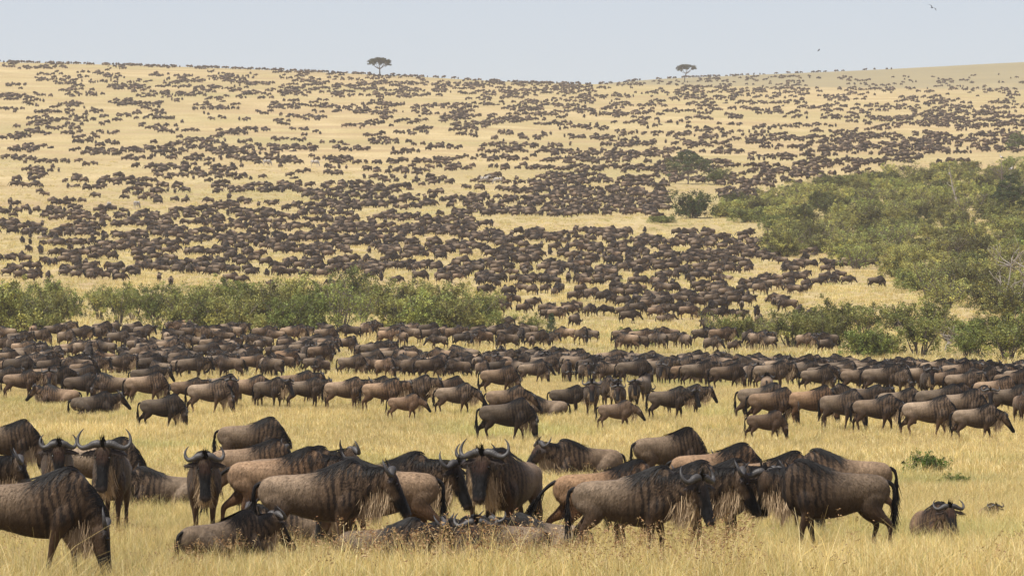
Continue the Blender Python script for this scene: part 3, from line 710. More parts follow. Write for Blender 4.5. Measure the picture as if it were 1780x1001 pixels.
def place_row(items, where):
    items = sorted(items, key=lambda q: px_of(q[0]))
    k = 0
    for p, rot, pose in items:
        k += 1
        tint = float(np.clip(rng.normal(-.08, .26), -.55, .5)); warm = float(np.clip(rng.normal(.10, .24), 0, .8))
        sc = float(np.clip(rng.normal(.97, .06), .80, 1.08)) * (.78 if pose.startswith('calf') else 1.0)
        tone = next(w for t, w in TONE if tint < t)
        lab = f"{tone} {VERB.get(pose, 'standing')} wildebeest {facing(rot)}, {ordinal(k)} from left in {where}"
        put_gnu(midp(pose), p, rot + float(rng.normal(0, 3)), sc, lab, GM, tint, warm, pose == 'lie', sink=.03)
place_row([(p, r[2], r[3]) for p, r in zip(r1, ROW1)], 'loose row behind front group')
place_row([(p, r[2], r[3]) for p, r in zip(r2, ROW2)] + line, 'packed dark line')
place_row(upper, 'row below the bushes')

# ------------------------------------------------------------------ geometry-node scatter helper
def scatter(name, pts, rotz, scl, idx, protos, extra, label, cat, mat_dummy=None):
    """One object whose points carry instances of the prototype meshes."""
    hold = bpy.data.collections.new(name + '_kinds')
    for i, me in enumerate(protos):
        hold.objects.link(bpy.data.objects.new(f'{name}_kind_{i:02d}', me))
    me = bpy.data.meshes.new(name); me.vertices.add(len(pts)); me.vertices.foreach_set('co', np.asarray(pts, np.float32).ravel())
    def attr(n, typ, arr, key='value'):
        a = me.attributes.new(n, typ, 'POINT'); a.data.foreach_set(key, np.asarray(arr).ravel())
    attr('rotv', 'FLOAT_VECTOR', rotz.astype(np.float32), 'vector')
    attr('scl', 'FLOAT', scl.astype(np.float32)); attr('kindi', 'INT', idx.astype(np.int32))
    for k, v in extra.items(): attr(k, 'FLOAT', v.astype(np.float32))
    o = link(name, me)
    ng = bpy.data.node_groups.new(name, 'GeometryNodeTree')
    ng.interface.new_socket('Geometry', in_out='INPUT', socket_type='NodeSocketGeometry')
    ng.interface.new_socket('Geometry', in_out='OUTPUT', socket_type='NodeSocketGeometry')
    gi = ng.nodes.new('NodeGroupInput'); go = ng.nodes.new('NodeGroupOutput')
    ci = ng.nodes.new('GeometryNodeCollectionInfo'); ci.inputs['Collection'].default_value = hold
    ci.inputs['Separate Children'].default_value = True; ci.inputs['Reset Children'].default_value = True
    ip = ng.nodes.new('GeometryNodeInstanceOnPoints'); ip.inputs['Pick Instance'].default_value = True
    def named(n, t):
        q = ng.nodes.new('GeometryNodeInputNamedAttribute'); q.data_type = t; q.inputs['Name'].default_value = n; return q.outputs['Attribute']
    ng.links.new(gi.outputs[0], ip.inputs['Points']); ng.links.new(ci.outputs[0], ip.inputs['Instance'])
    ng.links.new(named('kindi', 'INT'), ip.inputs['Instance Index'])
    er = ng.nodes.new('FunctionNodeEulerToRotation'); ng.links.new(named('rotv', 'FLOAT_VECTOR'), er.inputs[0])
    ng.links.new(er.outputs[0], ip.inputs['Rotation']); ng.links.new(named('scl', 'FLOAT'), ip.inputs['Scale'])
    ng.links.new(ip.outputs[0], go.inputs[0])
    md = o.modifiers.new('scatter', 'NODES'); md.node_group = ng
    tag(o, label, cat, kind='stuff')
    return o

# ------------------------------------------------------------------ far herd on the hillside
# how thickly the animals stand: one row per 15 pixels of hillside, 20 columns across, 0-9 tenths covered
DENS = [
 (107, 13, '55544000000000000000'), (120, 15, '12223554300000000000'), (132, 13, '23434444345544332221'), (145, 10, '34434444455444122221'),
 (155, 10, '12334334345544443323'), (165, 15, '33232223444444333444'), (180, 15, '32344333324333542353'), (195, 15, '22211233333233444455'),
 (210, 15, '22110112343343443455'), (225, 15, '32124212332134324555'), (240, 15, '33333323243444345566'), (255, 15, '44445543425353345654'),
 (270, 15, '33434444444545345530'), (285, 15, '32333223435454364100'), (300, 15, '31345333434446365000'), (315, 15, '33455555555667653000'),
 (330, 15, '13445665557776621000'), (345, 15, '14445566567777620000'), (360, 15, '55356665577885000000'), (375, 13, '34666566620000000000'),
 (390, 15, '66666666740000000000'), (405, 15, '66666666666665300000'), (420, 20, '55656666666777763000'), (440, 15, '66545556666667653000'),
 (455, 15, '55455566666666654200'), (470, 17, '44565566666666543300'), (487, 13, '22343322256666655320'), (500, 15, '00000000035556520000'),
 (515, 15, '00000000024566520000'), (530, 15, '00000000035566540000'), (545, 15, '00000000034566530000'), (560, 14, '00000000001111100000')]
fx, fy = [], []
for y0, h, row in DENS:
    for c, ch in enumerate(row):
        cov = int(ch) / 10.0
        if cov == 0: continue
        yc = y0 + h / 2
        s = FPX / float(np.interp(yc, [115, 170, 230, 300, 400, 480, 570], [2370, 1850, 1500, 1150, 860, 690, 520]))
        n = -math.log(1 - min(cov, .86)) * 89 * h / (1.65 * s * .90 * s) * (2.1 + 1.9 * max(cov - .35, 0))
        n *= .50 + 1.1 * float(smooth(.30, .70, fbm(np.array([c * .55 + 3.1]), np.array([yc * .07]), 2))[0]) if cov < .58 else 1.15
        n = int(n + rng.random())
        while n > 0:                                   # small side-by-side parties
            k = min(n, int(rng.integers(1, 9))); n -= k
            cx = rng.uniform(c * 89, c * 89 + 89); cy = rng.uniform(y0, y0 + h)
            for q in range(k):
                fx.append(cx + (q - (k - 1) / 2) * s * rng.uniform(.8, 1.5) + rng.normal(0, .5 * s)); fy.append(cy + rng.normal(0, .14 * s + .7))
fx = np.array(fx); fy = np.array(fy)
open_ = ((fx > 1160) & (fx < 1250) & (fy > 322) & (fy < 386)) | ((fx > 1172) & (fx < 1216) & (fy > 318) & (fy < 332))   # bushes stand here
fx, fy = fx[~open_], fy[~open_]
fp = cast(fx, fy); fp = fp[~np.isnan(fp[:, 0])]
sx = np.concatenate([rng.uniform(-20, 250, 60), rng.uniform(220, 640, 75), rng.uniform(680, 1120, 40), rng.uniform(1130, 1300, 36), rng.uniform(1300, 1560, 22)]) + 0
sx = sx + rng.normal(0, 4, len(sx)); sd = np.arange(2000, 3100, 5.0); su = (sx[:, None] - 890) / FPX
sg = ground(su * sd, np.broadcast_to(sd, (len(sx), len(sd)))); kk = ((sg - CAM_Z) / sd).argmax(1); dd_ = sd[kk] - rng.uniform(-4, 30, len(sx))
fp = np.concatenate([fp, np.column_stack([su[:, 0] * dd_, dd_, ground(su[:, 0] * dd_, dd_)])])
sel = []; cells = {}
for i, p in enumerate(fp):                             # no two in the same spot
    key = (int(p[0] // 2), int(p[1] // 2)); bad = False
    for a in (-1, 0, 1):
        for b in (-1, 0, 1):
            for j in cells.get((key[0] + a, key[1] + b), ()):
                if abs(fp[j][0] - p[0]) < 1.1 and abs(fp[j][1] - p[1]) < .9: bad = True
    if not bad: sel.append(i); cells.setdefault(key, []).append(i)
fp = fp[sel]
# the packed line and the row under the bushes go on behind the animals counted one by one
more = fill(1500, -40, 1820, [(0, 606), (620, 612), (700, 628), (900, 636), (1200, 646), (1780, 664)], [(0, 664), (620, 658), (900, 662), (1200, 668), (1780, 688)], 1.2, .85, MIXP, 200)
more += fill(500, -20, 1480, [(0, 578), (620, 582), (1000, 594), (1480, 602)], [(0, 606), (620, 606), (1000, 612), (1480, 616)], 1.6, 1.2, MIXP, 50)
fp = np.concatenate([fp, np.array([q[0] for q in more])])
FARP = [build_gnu(lod=2, **POSES[p]) for p in ('stand', 'standR', 'low', 'graze', 'grazeR', 'walk', 'lie')]
nF = len(fp)
frot = rng.choice([0, 180, -80, 85], nF, p=[.46, .26, .16, .12]) + rng.normal(0, 28, nF)
herd = scatter('wildebeest_herd', fp - np.column_stack([np.zeros(nF), np.zeros(nF), .03 + .22 * smooth(560, 800, fp[:, 1])]), np.column_stack([0*frot, 0*frot, np.radians(frot)]), np.clip(rng.normal(.91, .08, nF), .62, 1.06),
        rng.choice(7, nF, p=[.15, .12, .18, .26, .20, .05, .04]), FARP, dict(tint=np.clip(rng.normal(-.28, .22, nF), -.65, .3), warm=np.clip(rng.normal(.06, .12, nF), 0, .5)),
        'thousands of small wildebeest spread over the hillside up to the skyline', 'wildebeest herd')
print('animals', len(ANIMALS), 'far', nF)

# ------------------------------------------------------------------ zebras among the herd
def build_zebra(seed, graze):
    rs = np.random.default_rng(seed)
    st = [(-.02, 1.10, .98, .06), (.03, 1.22, .86, .16), (.12, 1.30, .76, .23), (.30, 1.32, .68, .27), (.60, 1.27, .60, .30), (.95, 1.26, .60, .29), (1.20, 1.31, .66, .23), (1.38, 1.27, .78, .17), (1.48, 1.15, .92, .07)]
    x, tp, bt, hw = np.array(st).T; cz = (tp + bt) / 2 + .03; n = len(x)
    torso = Loft(x, np.column_stack([x - .75, 0*x, cz]), np.tile([0, -1, 0], (n, 1)), np.tile([0, 0, 1], (n, 1)), hw, tp - cz, cz - bt)
    fN, rN, uN = frame(R(-48 if graze else 42), 0); fH, rH, uH = frame(R(-72 if graze else -42), 0)
    p = np.array([1.18 - .75, 0, 1.08]); q = p + fN * .38; h = p + fN * .68
    lo = [(torso, 30, 24), (Loft([0, .5, 1], np.array([p, q, h]), np.tile(rN, (3, 1)), np.tile(uN, (3, 1)), [.16, .11, .08], [.26, .19, .13], [.24, .18, .14]), 14, 16),
          (Loft([0, .15, .35, .5, .55], np.array([h + fH * k for k in (-.06, .12, .30, .46, .52)]), np.tile(rH, (5, 1)), np.tile(uH, (5, 1)), [.05, .095, .07, .065, .02], [.05, .10, .08, .065, .02], [.08, .14, .10, .07, .02]), 14, 14)]
    for s in (1, -1):
        lo.append((tube_loft(np.array([(1.22, .12*s, 1.0), (1.22, .15*s, .75), (1.22, .14*s, .45), (1.22, .14*s, .12), (1.25, .14*s, 0)]) - np.array([.75, 0, 0]), [.09, .09, .055, .042, .06]), 18, 10))
        lo.append((tube_loft(np.array([(.22, .10*s, 1.05), (.24, .17*s, .85), (.22, .15*s, .60), (.12, .14*s, .48), (.14, .14*s, .12), (.17, .14*s, 0)]) - np.array([.75, 0, 0]), [.14, .16, .10, .06, .042, .06]), 18, 10))
        e = h - fH * .06 + rH * .06 * s; lo.append((tube_loft([e, e - fH * .09 + rH * .02 * s, e - fH * .17 + rH * .03 * s], [.03, .04, .01], side=fH), 6, 8))
    lo.append((tube_loft([(-.76, 0, 1.2), (-.84, 0, 1.05), (-.85, 0, .8), (-.84, 0, .5)], [.04, .03, .03, .05]), 10, 8))
    parts, cp, cc = [], [], []
    for i, (lf, nn, sg) in enumerate(lo):
        v, f, _, _ = lf.mesh(nn, sg); parts.append((v, f))
        v, _, T, A = lf.mesh(nn * 4, sg * 2)
        ph = (v[:, 0] * 6.5 if i == 0 else T * (5 if i == 1 else 11)) + .5 * np.abs(v[:, 1]) + (v[:, 2] * .8 + smooth(-.1, -.6, v[:, 0]) * (v[:, 2] * 4.0) if i == 0 else 0)
        cp.append(v); cc.append(lerp(np.array([.62, .58, .52]), np.array([.018, .016, .016]), smooth(-.1, .25, np.sin(2 * np.pi * ph))))
    body = remesh(parts, .03, np.concatenate(cp), np.concatenate(cc), M['zebra'], 'zebra_body', 1)
    # stiff upright mane
    k = 60; t = np.linspace(.05, 1, k)[:, None]; b = p + (h - p) * t + uN * (.25 - .13 * t)
    k6 = np.linspace(0, 1, 4)[None, :, None]; tip = b + uN * .10
    v, f, c = ribbons(b[:, None] * (1 - k6) + tip[:, None] * k6, np.full(k, .03), np.tile(fN, (k, 1)))
    return {'body': body, 'mane': mesh_from('zebra_mane', v, f, M['zebra'], np.where((np.arange(len(v)) // 24 % 2)[:, None] == 0, .02, .6) * np.ones((1, 3)))}
ZB = [build_zebra(1, False), build_zebra(2, True)]
for (px, py, rot, k, lab) in [(190, 366, 80, 1, 'zebra seen from behind, leftmost of the striped pair in the dense herd at left'), (238, 364, 60, 1, 'zebra seen from behind, right one of the striped pair in the dense herd at left'),
        (464, 289, 10, 1, 'zebra grazing among the herd, left one of the pair on the middle slope'), (547, 290, 0, 1, 'zebra grazing among the herd, right one of the pair on the middle slope'),
        (842, 320, 0, 0, 'zebra in the middle of the herd below the slope, nearer the left of its pair'), (866, 321, 180, 1, 'zebra facing left in the middle of the herd, right of its pair')]:
    p = cast(px, py)[0]
    e = bpy.data.objects.new('zebra', None); COL.objects.link(e); e.location = p; e.rotation_euler = (0, 0, R(rot)); e.scale = (1.05,) * 3
    tag(e, lab, 'zebra', 'zebras in the herd')
    for n_, me in ZB[k].items():
        o = link(n_, me, e); o['tint'] = 0.1; o['warm'] = 0.0

# ------------------------------------------------------------------ shrubs and trees
def limb(path, r0, r1, seg=6):
    path = np.asarray(path, float); return tube_loft(path, np.linspace(r0, r1, len(path)), side=(.31, .95, .05)).mesh(max(5, len(path) * 2), seg)[:2]
def merge(list_vf):
    V, F, o = [], [], 0
    for v, f in list_vf: V.append(v); F += [tuple(i + o for i in q) for q in f]; o += len(v)
    return np.concatenate(V), F
def leaves(cent, rad, per, size, rs, base, var, flat=1.0):
    """Clumps of leaf-sized faces about given centres."""
    n = len(cent) * per
    c = np.repeat(cent, per, 0); r = np.repeat(rad, per)
    d = rs.normal(0, 1, (n, 3)); d /= np.linalg.norm(d, axis=1, keepdims=True)
    p = c + d * (r * rs.random(n) ** .45)[:, None] * np.array([1, 1, flat])
    a = rs.normal(0, 1, (n, 3)); a /= np.linalg.norm(a, axis=1, keepdims=True)
    b = np.cross(a, rs.normal(0, 1, (n, 3))); b /= np.linalg.norm(b, axis=1, keepdims=True)
    s = (size * rs.uniform(.6, 1.4, n))[:, None]
    v = np.stack([p - a * s, p + b * s * .45, p + a * s, p - b * s * .45], 1).reshape(-1, 3)
    f = np.arange(n * 4).reshape(-1, 4)
    cl = np.repeat(rs.normal(0, var, (len(cent), 1)), per, 0) + rs.normal(0, var * .8, (n, 1))
    yl = np.repeat(rs.random((len(cent), 1)), per, 0)
    col = base * (1 + cl) * (1 + yl * np.array([[.35, .10, -.15]]))
    return v, f, np.repeat(np.clip(col, .004, 1), 4, 0)
GREEN = np.array([.165, .178, .054])
def make_shrub(seed, kind):
    rs = np.random.default_rng(seed)
    H = {'dense': 3.2, 'vase': 3.4, 'low': 1.9, 'twiggy': 3.0}[kind]; W = {'dense': 2.3, 'vase': 2.0, 'low': 2.1, 'twiggy': 2.2}[kind]
    st, ends = [], []
    ns = {'dense': 14, 'vase': 11, 'low': 14, 'twiggy': 16}[kind]
    for i in range(ns):
        a = 2 * np.pi * (i + rs.random()) / ns; lean = rs.uniform(.15, 1.0) ** .8 * W * .8; h = H * rs.uniform(.62, .98) * (1 - .28 * (lean / W) ** 2)
        dirv = np.array([math.cos(a), math.sin(a)])
        k = np.linspace(0, 1, 5); b = rs.normal(0, .10, (5, 2)); b[0] = 0
        P = np.column_stack([dirv[0] * (lean * k ** 1.3) + .22 * dirv[0] + b[:, 0], dirv[1] * (lean * k ** 1.3) + .22 * dirv[1] + b[:, 1], h * k ** .85 - .1])
        st.append(limb(P, .055, .012, 5))
        for q in range({'dense': 7, 'vase': 7, 'low': 6, 'twiggy': 6}[kind]):
            t = rs.uniform(.15 if kind != 'vase' else .35, 1.0); c0 = cubic(k, P, [t])[0]
            c1 = c0 + np.array([*rs.normal(0, .42, 2), rs.uniform(-.05, .5)]); c1[2] = max(c1[2], .25)
            st.append(limb([c0, (c0 + c1) / 2 + rs.normal(0, .05, 3), c1], .016, .005, 3)); ends.append(c1)
            ends.append(c0 * .4 + c1 * .6 + rs.normal(0, .12, 3))
    for q in range({'dense': 70, 'vase': 22, 'low': 60, 'twiggy': 40}[kind]):          # skirt of low foliage
        a = rs.uniform(0, 6.28); r_ = W * rs.uniform(.45, 1.0); ends.append(np.array([r_ * math.cos(a), r_ * math.sin(a), H * rs.uniform(.06, .45)]))
    ends = np.array(ends); per = {'dense': 24, 'vase': 22, 'low': 24, 'twiggy': 9}[kind]
    ends = ends[rs.random(len(ends)) < (.55 if kind == 'twiggy' else .82)]
    v, f, c = leaves(ends, rs.uniform(.16, .44, len(ends)), int(per * 1.7), .075, rs, GREEN, .36)
    sv, sf = merge(st)
    return dict(crown=mesh_from('shrub_crown', v, f, M['leaf'], c, False), stems=mesh_from('shrub_stems', sv, sf, M['bark']), w=W, h=H)
SH = {k: [make_shrub(50 + 7 * i + j, k) for j in range(n)] for i, (k, n) in enumerate((('dense', 4), ('vase', 3), ('low', 2), ('twiggy', 2)))}
SHRUBS = []
def put_shrub(kind, p, h, wide, label, group, tint=0., green=0., name='shrub'):
    pr = SH[kind][int(rng.integers(len(SH[kind])))]
    e = bpy.data.objects.new(name, None); COL.objects.link(e); e.location = (p[0], p[1], p[2] - .05); e.rotation_euler = (0, 0, rng.uniform(0, 6.28))
    e.scale = (wide / pr['w'] / 2, wide / pr['w'] / 2, h / pr['h']); tag(e, label, 'shrub', group)
    for n_, me in (('crown', pr['crown']), ('stems', pr['stems'])):
        o = link(n_, me, e); o['tint'] = float(tint); o['green'] = float(green)
    SHRUBS.append((p[0], p[1], wide / 2))
def shrub_row(items, where, group):
    items = sorted(items, key=lambda q: q[1])
    for k, (kind, px, py, h, w, tint, green, word) in enumerate(items, 1):
        put_shrub(kind, cast(px, py)[0], h, w, f'{word} shrub, {ordinal(k)} from left in {where}', group, tint, green)
K = dict(dense='dense olive green', vase='open-stemmed green', low='low spreading green', twiggy='sparse twiggy')
b1 = []
for px, py, h, w in [(8, 585, 4.0, 5.2), (52, 582, 3.9, 4.8), (98, 575, 3.6, 3.8), (30, 548, 3.4, 5.0), (88, 545, 3.2, 4.5), (120, 556, 2.6, 3.0), (172, 556, 3.4, 3.4), (206, 566, 3.6, 3.6), (232, 556, 3.3, 3.4),
        (270, 572, 3.9, 3.6), (182, 535, 2.6, 4.0), (300, 556, 3.6, 4.2), (318, 580, 3.5, 4.6), (366, 582, 3.8, 4.8), (352, 552, 3.7, 4.6), (412, 584, 3.6, 5.0), (402, 550, 4.0, 5.2), (458, 580, 3.9, 5.0), (452, 548, 4.2, 5.0), (500, 582, 3.6, 4.6),
        (505, 548, 4.1, 5.2), (548, 578, 3.9, 4.8), (560, 546, 4.2, 5.2), (592, 572, 3.8, 4.6), (612, 545, 4.0, 5.2), (664, 546, 4.0, 5.4), (690, 580, 4.0, 5.2), (720, 546, 3.9, 5.2), (738, 584, 4.1, 5.2), (772, 549, 3.8, 4.8),
        (786, 584, 4.0, 5.0), (824, 578, 3.7, 4.6), (846, 558, 3.1, 3.6), (632, 560, 3.2, 4.0)]:
    k = 'vase' if px in (206, 270, 172, 232) else 'twiggy' if px in (182, 592, 632) else 'dense'
    b1.append((k, px, py, h * 1.18 * rng.uniform(.80, 1.15), w * rng.uniform(.95, 1.2), float(rng.normal(0.20, .24)), float(np.clip(rng.normal(.20, .24), 0, .7)), K[k]))
shrub_row(b1, 'the left bush belt', 'shrubs of the left bush belt')
b2 = []
for k, px, py, h, w, t, gq in [('twiggy', 1248, 592, 2.6, 4.0, 0, .2), ('low', 1285, 594, 2.2, 4.2, 0, .2), ('twiggy', 1318, 590, 2.4, 3.6, -.1, .1), ('vase', 1375, 604, 3.4, 4.4, -.05, .2), ('dense', 1410, 604, 3.7, 4.4, -.1, .2), ('dense', 1455, 603, 3.9, 4.8, -.05, .1),
        ('vase', 1432, 606, 3.3, 3.6, -.1, .1), ('low', 1500, 621, 2.2, 3.6, .15, .6), ('low', 1535, 618, 1.9, 3.0, .1, .5), ('vase', 1502, 586, 3.2, 4.0, .05, .3), ('vase', 1600, 620, 3.7, 4.4, .0, .3), ('dense', 1562, 572, 3.0, 4.5, .05, .2), ('dense', 1622, 580, 3.2, 4.4, 0, .2),
        ('vase', 1692, 618, 2.9, 4.6, .2, .6), ('vase', 1680, 624, 2.3, 3.0, .15, .5), ('vase', 1752, 630, 3.2, 4.0, .1, .3), ('dense', 1778, 610, 3.4, 4.2, .05, .3), ('low', 1730, 590, 2.2, 4.0, .05, .3), ('twiggy', 1650, 596, 2.4, 3.4, .05, .1), ('twiggy', 1344, 598, 2.6, 3.0, 0, .1)]:
    b2.append((k, px, py, h, w, t, gq, K[k]))
shrub_row(b2, 'the lower right bushes', 'shrubs of the lower right bushes')
# big thicket on the right
b3 = []; tk = []
for q in range(2600):
    px = rng.uniform(1245, 1800); py = rng.uniform(292, 560)
    lo = polyline(px, [(1200, 372), (1330, 356), (1420, 330), (1480, 322), (1560, 312), (1620, 300), (1800, 292)])
    hi = polyline(px, [(1200, 388), (1325, 388), (1345, 446), (1480, 468), (1560, 486), (1620, 530), (1700, 552), (1800, 556)])
    if not lo < py < hi: continue
    p = cast(px, py)[0]
    if any(abs(p[0] - a) < 3.3 and abs(p[1] - b) < 10.5 for a, b in tk): continue
    tk.append((p[0], p[1]))
    k = str(rng.choice(['dense', 'dense', 'vase', 'low', 'low', 'twiggy']))
    h = rng.uniform(2.6, 4.8) if k != 'low' else rng.uniform(1.9, 2.8)
    b3.append((k, px, py, h, rng.uniform(4.8, 6.8), float(rng.choice([-.45, -.1, .15, .35, .6, .8]) + rng.normal(0, .06)), float(np.clip(rng.normal(.05, .26), 0, .8)), K[k]))
    if len(b3) >= 190: break
print('thicket', len(b3))
shrub_row(b3, 'the right-hand thicket', 'shrubs of the right-hand thicket')
for kind, px, py, h, w, t, gq, lab in [
        ('dense', 1205, 380, 5.6, 8.0, -.58, .9, 'dark green rounded bush at the left end of the right-hand thicket'), ('low', 1152, 388, 1.3, 5.0, .0, .5, 'low green bush in the yellow strip left of the thicket'),
        ('dense', 1598, 408, 3.4, 4.0, -.65, .6, 'small very dark bush inside the right-hand thicket'), ('low', 1105, 602, 1.5, 3.6, .05, .7, 'low grassy green bush beside the animals right of centre'),
        ('vase', 926, 590, 2.4, 2.6, .05, .3, 'thin pale bush beside the lone dark conical one near centre'), ('low', 1612, 826, .62, 1.25, .05, .9, 'small green bush alone in the foreground grass at right'),
        ('dense', 1448, 332, 3.3, 9.0, -.15, .25, 'wide olive bush at the upper left edge of the right-hand thicket'), ('low', 1664, 846, .34, .9, .05, .8, 'tiny green tuft bush right of the small foreground bush'),
        ('vase', 1246, 322, 3.6, 6.5, -.3, .6, 'spreading green bush beside the flat acacia within the herd')]:
    put_shrub(kind, cast(px, py)[0], h, w, lab, 'single shrubs', t, gq)
# one small dense conical bush
rs = np.random.default_rng(91)
cc_ = []
for q in range(90):
    z = rs.uniform(.08, 1.0) ** .8; r = .55 * (1 - z) ** .7 * rs.random() ** .4 + .03; a = rs.uniform(0, 6.28); cc_.append((r * math.cos(a), r * math.sin(a), z * 1.9 + .05))
v, f, c = leaves(np.array(cc_), np.full(90, .17), 26, .05, rs, np.array([.050, .085, .045]), .2)
e = bpy.data.objects.new('shrub', None); COL.objects.link(e); e.location = cast(958, 588)[0]; tag(e, 'dark blue-green conical bush standing alone near the centre', 'shrub', 'single shrubs')
o = link('crown', mesh_from('conical_crown', v, f, M['leaf'], c, False), e); o['tint'] = 0.; o['green'] = 0.
tv, tf = limb([(0, 0, -.05), (.02, 0, .8), (0, .02, 1.7)], .05, .01); link('stems', mesh_from('conical_stem', tv, tf, M['bark']), e)

def make_tree(name, p, height, width, flat, seed, label, col, trunk_r=.25, split=.45, leaf=.22, per=40, clumps=110, lean=0.0, crown_h=.3, bark='bark'):
    rs = np.random.default_rng(seed)
    e = bpy.data.objects.new(name, None); COL.objects.link(e); e.location = (p[0], p[1], p[2] - .1); tag(e, label, 'tree')
    zs = height * split; fork = np.array([lean, 0, zs])
    tv, tf = limb([(0, 0, 0), (.1 * lean + .05, .05, zs * .5), fork], trunk_r, trunk_r * .7, 8)
    t = link('trunk', mesh_from(name + '_trunk', tv, tf, M[bark]), e)
    lims, ends = [], []
    for i in range(9):
        a = 2 * np.pi * (i + rs.random()) / 9; r = width / 2 * rs.uniform(.45, .95)
        tip = np.array([lean + r * math.cos(a), r * math.sin(a), height * (1 - crown_h * rs.uniform(.25, .9))])
        m = fork * .55 + tip * .45 + np.array([0, 0, -.10 * height * rs.random()])
        lims.append(limb([fork - np.array([0, 0, .1]), m, tip], trunk_r * .5, trunk_r * .10, 5))
        for q in range(3):
            t2 = tip + np.array([*rs.normal(0, width * .09, 2), rs.uniform(.0, height * .12)]); lims.append(limb([m * .4 + tip * .6, (tip + t2) / 2, t2], trunk_r * .2, .02, 4))
    lv, lf = merge(lims); link('limbs', mesh_from(name + '_limbs', lv, lf, M[bark]), e)
    c = []
    while len(c) < clumps:
        x, y = rs.uniform(-1, 1, 2)
        if x * x + y * y > 1 or vnoise(x * 2.6 + seed, y * 2.6) < .32: continue
        top = height * (1 - crown_h * flat * (x * x + y * y)); z = top - crown_h * height * rs.random() ** 1.6 * .75
        c.append((lean + x * width / 2, y * width / 2, z))
    v, f, cl = leaves(np.array(c), rs.uniform(.05, .10, clumps) * width, per, leaf, rs, col, .2, .6)
    o = link('crown', mesh_from(name + '_crown', v, f, M['leaf'], cl, False), e); o['tint'] = 0.; o['green'] = 0.
    return e
ACA = np.array([.040, .050, .022])
make_tree('acacia_tree', cast(660, 133)[0], 7.6, 10.2, .55, 3, 'flat-topped acacia alone on the skyline left of centre', ACA, .34, .42, .22, 55, 130)
make_tree('acacia_tree', cast(1190, 143)[0], 8.6, 9.4, .45, 5, 'flat-topped acacia alone on the skyline right of centre', ACA, .30, .50, .22, 55, 100, lean=.8)
make_tree('acacia_tree', cast(1196, 321)[0], 6.4, 8.8, .6, 8, 'green flat-topped acacia in the middle of the herd beside the thicket', np.array([.062, .088, .034]), .18, .35, .16, 46, 110, crown_h=.55)
make_tree('leafy_tree', cast(1752, 385)[0], 7.4, 6.6, .9, 11, 'dark green leafy tree with a leaning dark trunk at the right edge', np.array([.045, .070, .024]), .26, .42, .12, 60, 170, lean=.3, crown_h=.62)
make_tree('leafy_tree', cast(1770, 262)[0], 4.6, 6.0, .9, 12, 'rounded green tree at the right edge above the thicket', np.array([.09, .13, .035]), .2, .3, .12, 50, 120, crown_h=.75)
make_tree('leafy_tree', cast(1640, 352)[0], 4.4, 3.0, .9, 14, 'slim green tree beside the bare pale trunk in the thicket', np.array([.085, .115, .035]), .12, .4, .10, 40, 60, crown_h=.6)
def dead_tree(px, py, h, seed, label, bark, r=.16, lean=.15, n=6, spread=.5):
    rs = np.random.default_rng(seed); p = cast(px, py)[0]
    e = bpy.data.objects.new('dead_tree', None); COL.objects.link(e); e.location = (p[0], p[1], p[2] - .1); tag(e, label, 'tree', 'bare trees in the thicket')
    k = np.linspace(0, 1, 6); P = np.column_stack([lean * h * k ** 1.5 + rs.normal(0, .08, 6), rs.normal(0, .08, 6), h * k]); P[0, :2] = 0
    v, f = limb(P, r, r * .25, 7); link('trunk', mesh_from('bare_trunk', v, f, M[bark]), e)
    for i in range(n):
        t = rs.uniform(.25, .95); c0 = cubic(k, P, [t])[0]; a = rs.uniform(0, 6.28); L_ = h * spread * rs.uniform(.5, 1.0)
        tip = c0 + np.array([math.cos(a) * L_ * .8, math.sin(a) * L_ * .4, L_ * rs.uniform(.3, .8)]); m = (c0 + tip) / 2 + rs.normal(0, .14 * L_, 3)
        v, f = limb([c0, m, tip], r * .4, .02, 5); b = link('branch', mesh_from('bare_branch', v, f, M[bark]), e)
        v, f = limb([m, m + rs.normal(0, .15, 3) + np.array([0, 0, .25 * L_]), m + np.array([*rs.normal(0, .25 * L_, 2), .5 * L_])], r * .2, .012, 4); link('twig', mesh_from('bare_twig', v, f, M[bark]), b)
    return p
dead_tree(1664, 366, 6.4, 1, 'tall pale bare trunk with a bent top in the right-hand thicket', 'deadwood', .24, -.22, 4, .35)
dead_tree(1680, 384, 4.2, 2, 'thin dark leaning bare tree just right of the pale trunk', 'bark', .12, -.45, 3)
dead_tree(1698, 380, 4.0, 3, 'dark slanting bare tree between pale trunk and dark leafy tree', 'bark', .15, .42, 3)
pst = dead_tree(1742, 350, 6.2, 4, 'bare dark snag with crooked branches behind the dark leafy tree', 'bark', .17, .02, 9, .6)
dead_tree(1752, 546, 5.6, 6, 'pale dead tree with many thin upright branches at the right edge', 'deadwood', .13, .05, 12, .7)
dead_tree(1772, 550, 5.4, 7, 'second pale dead tree at the right edge, cut by the frame', 'deadwood', .15, .2, 12, .7)
dead_tree(1640, 612, 1.6, 9, 'fallen grey dead branches beside a wildebeest under the lower right bushes', 'deadwood', .07, .9, 12, .8)

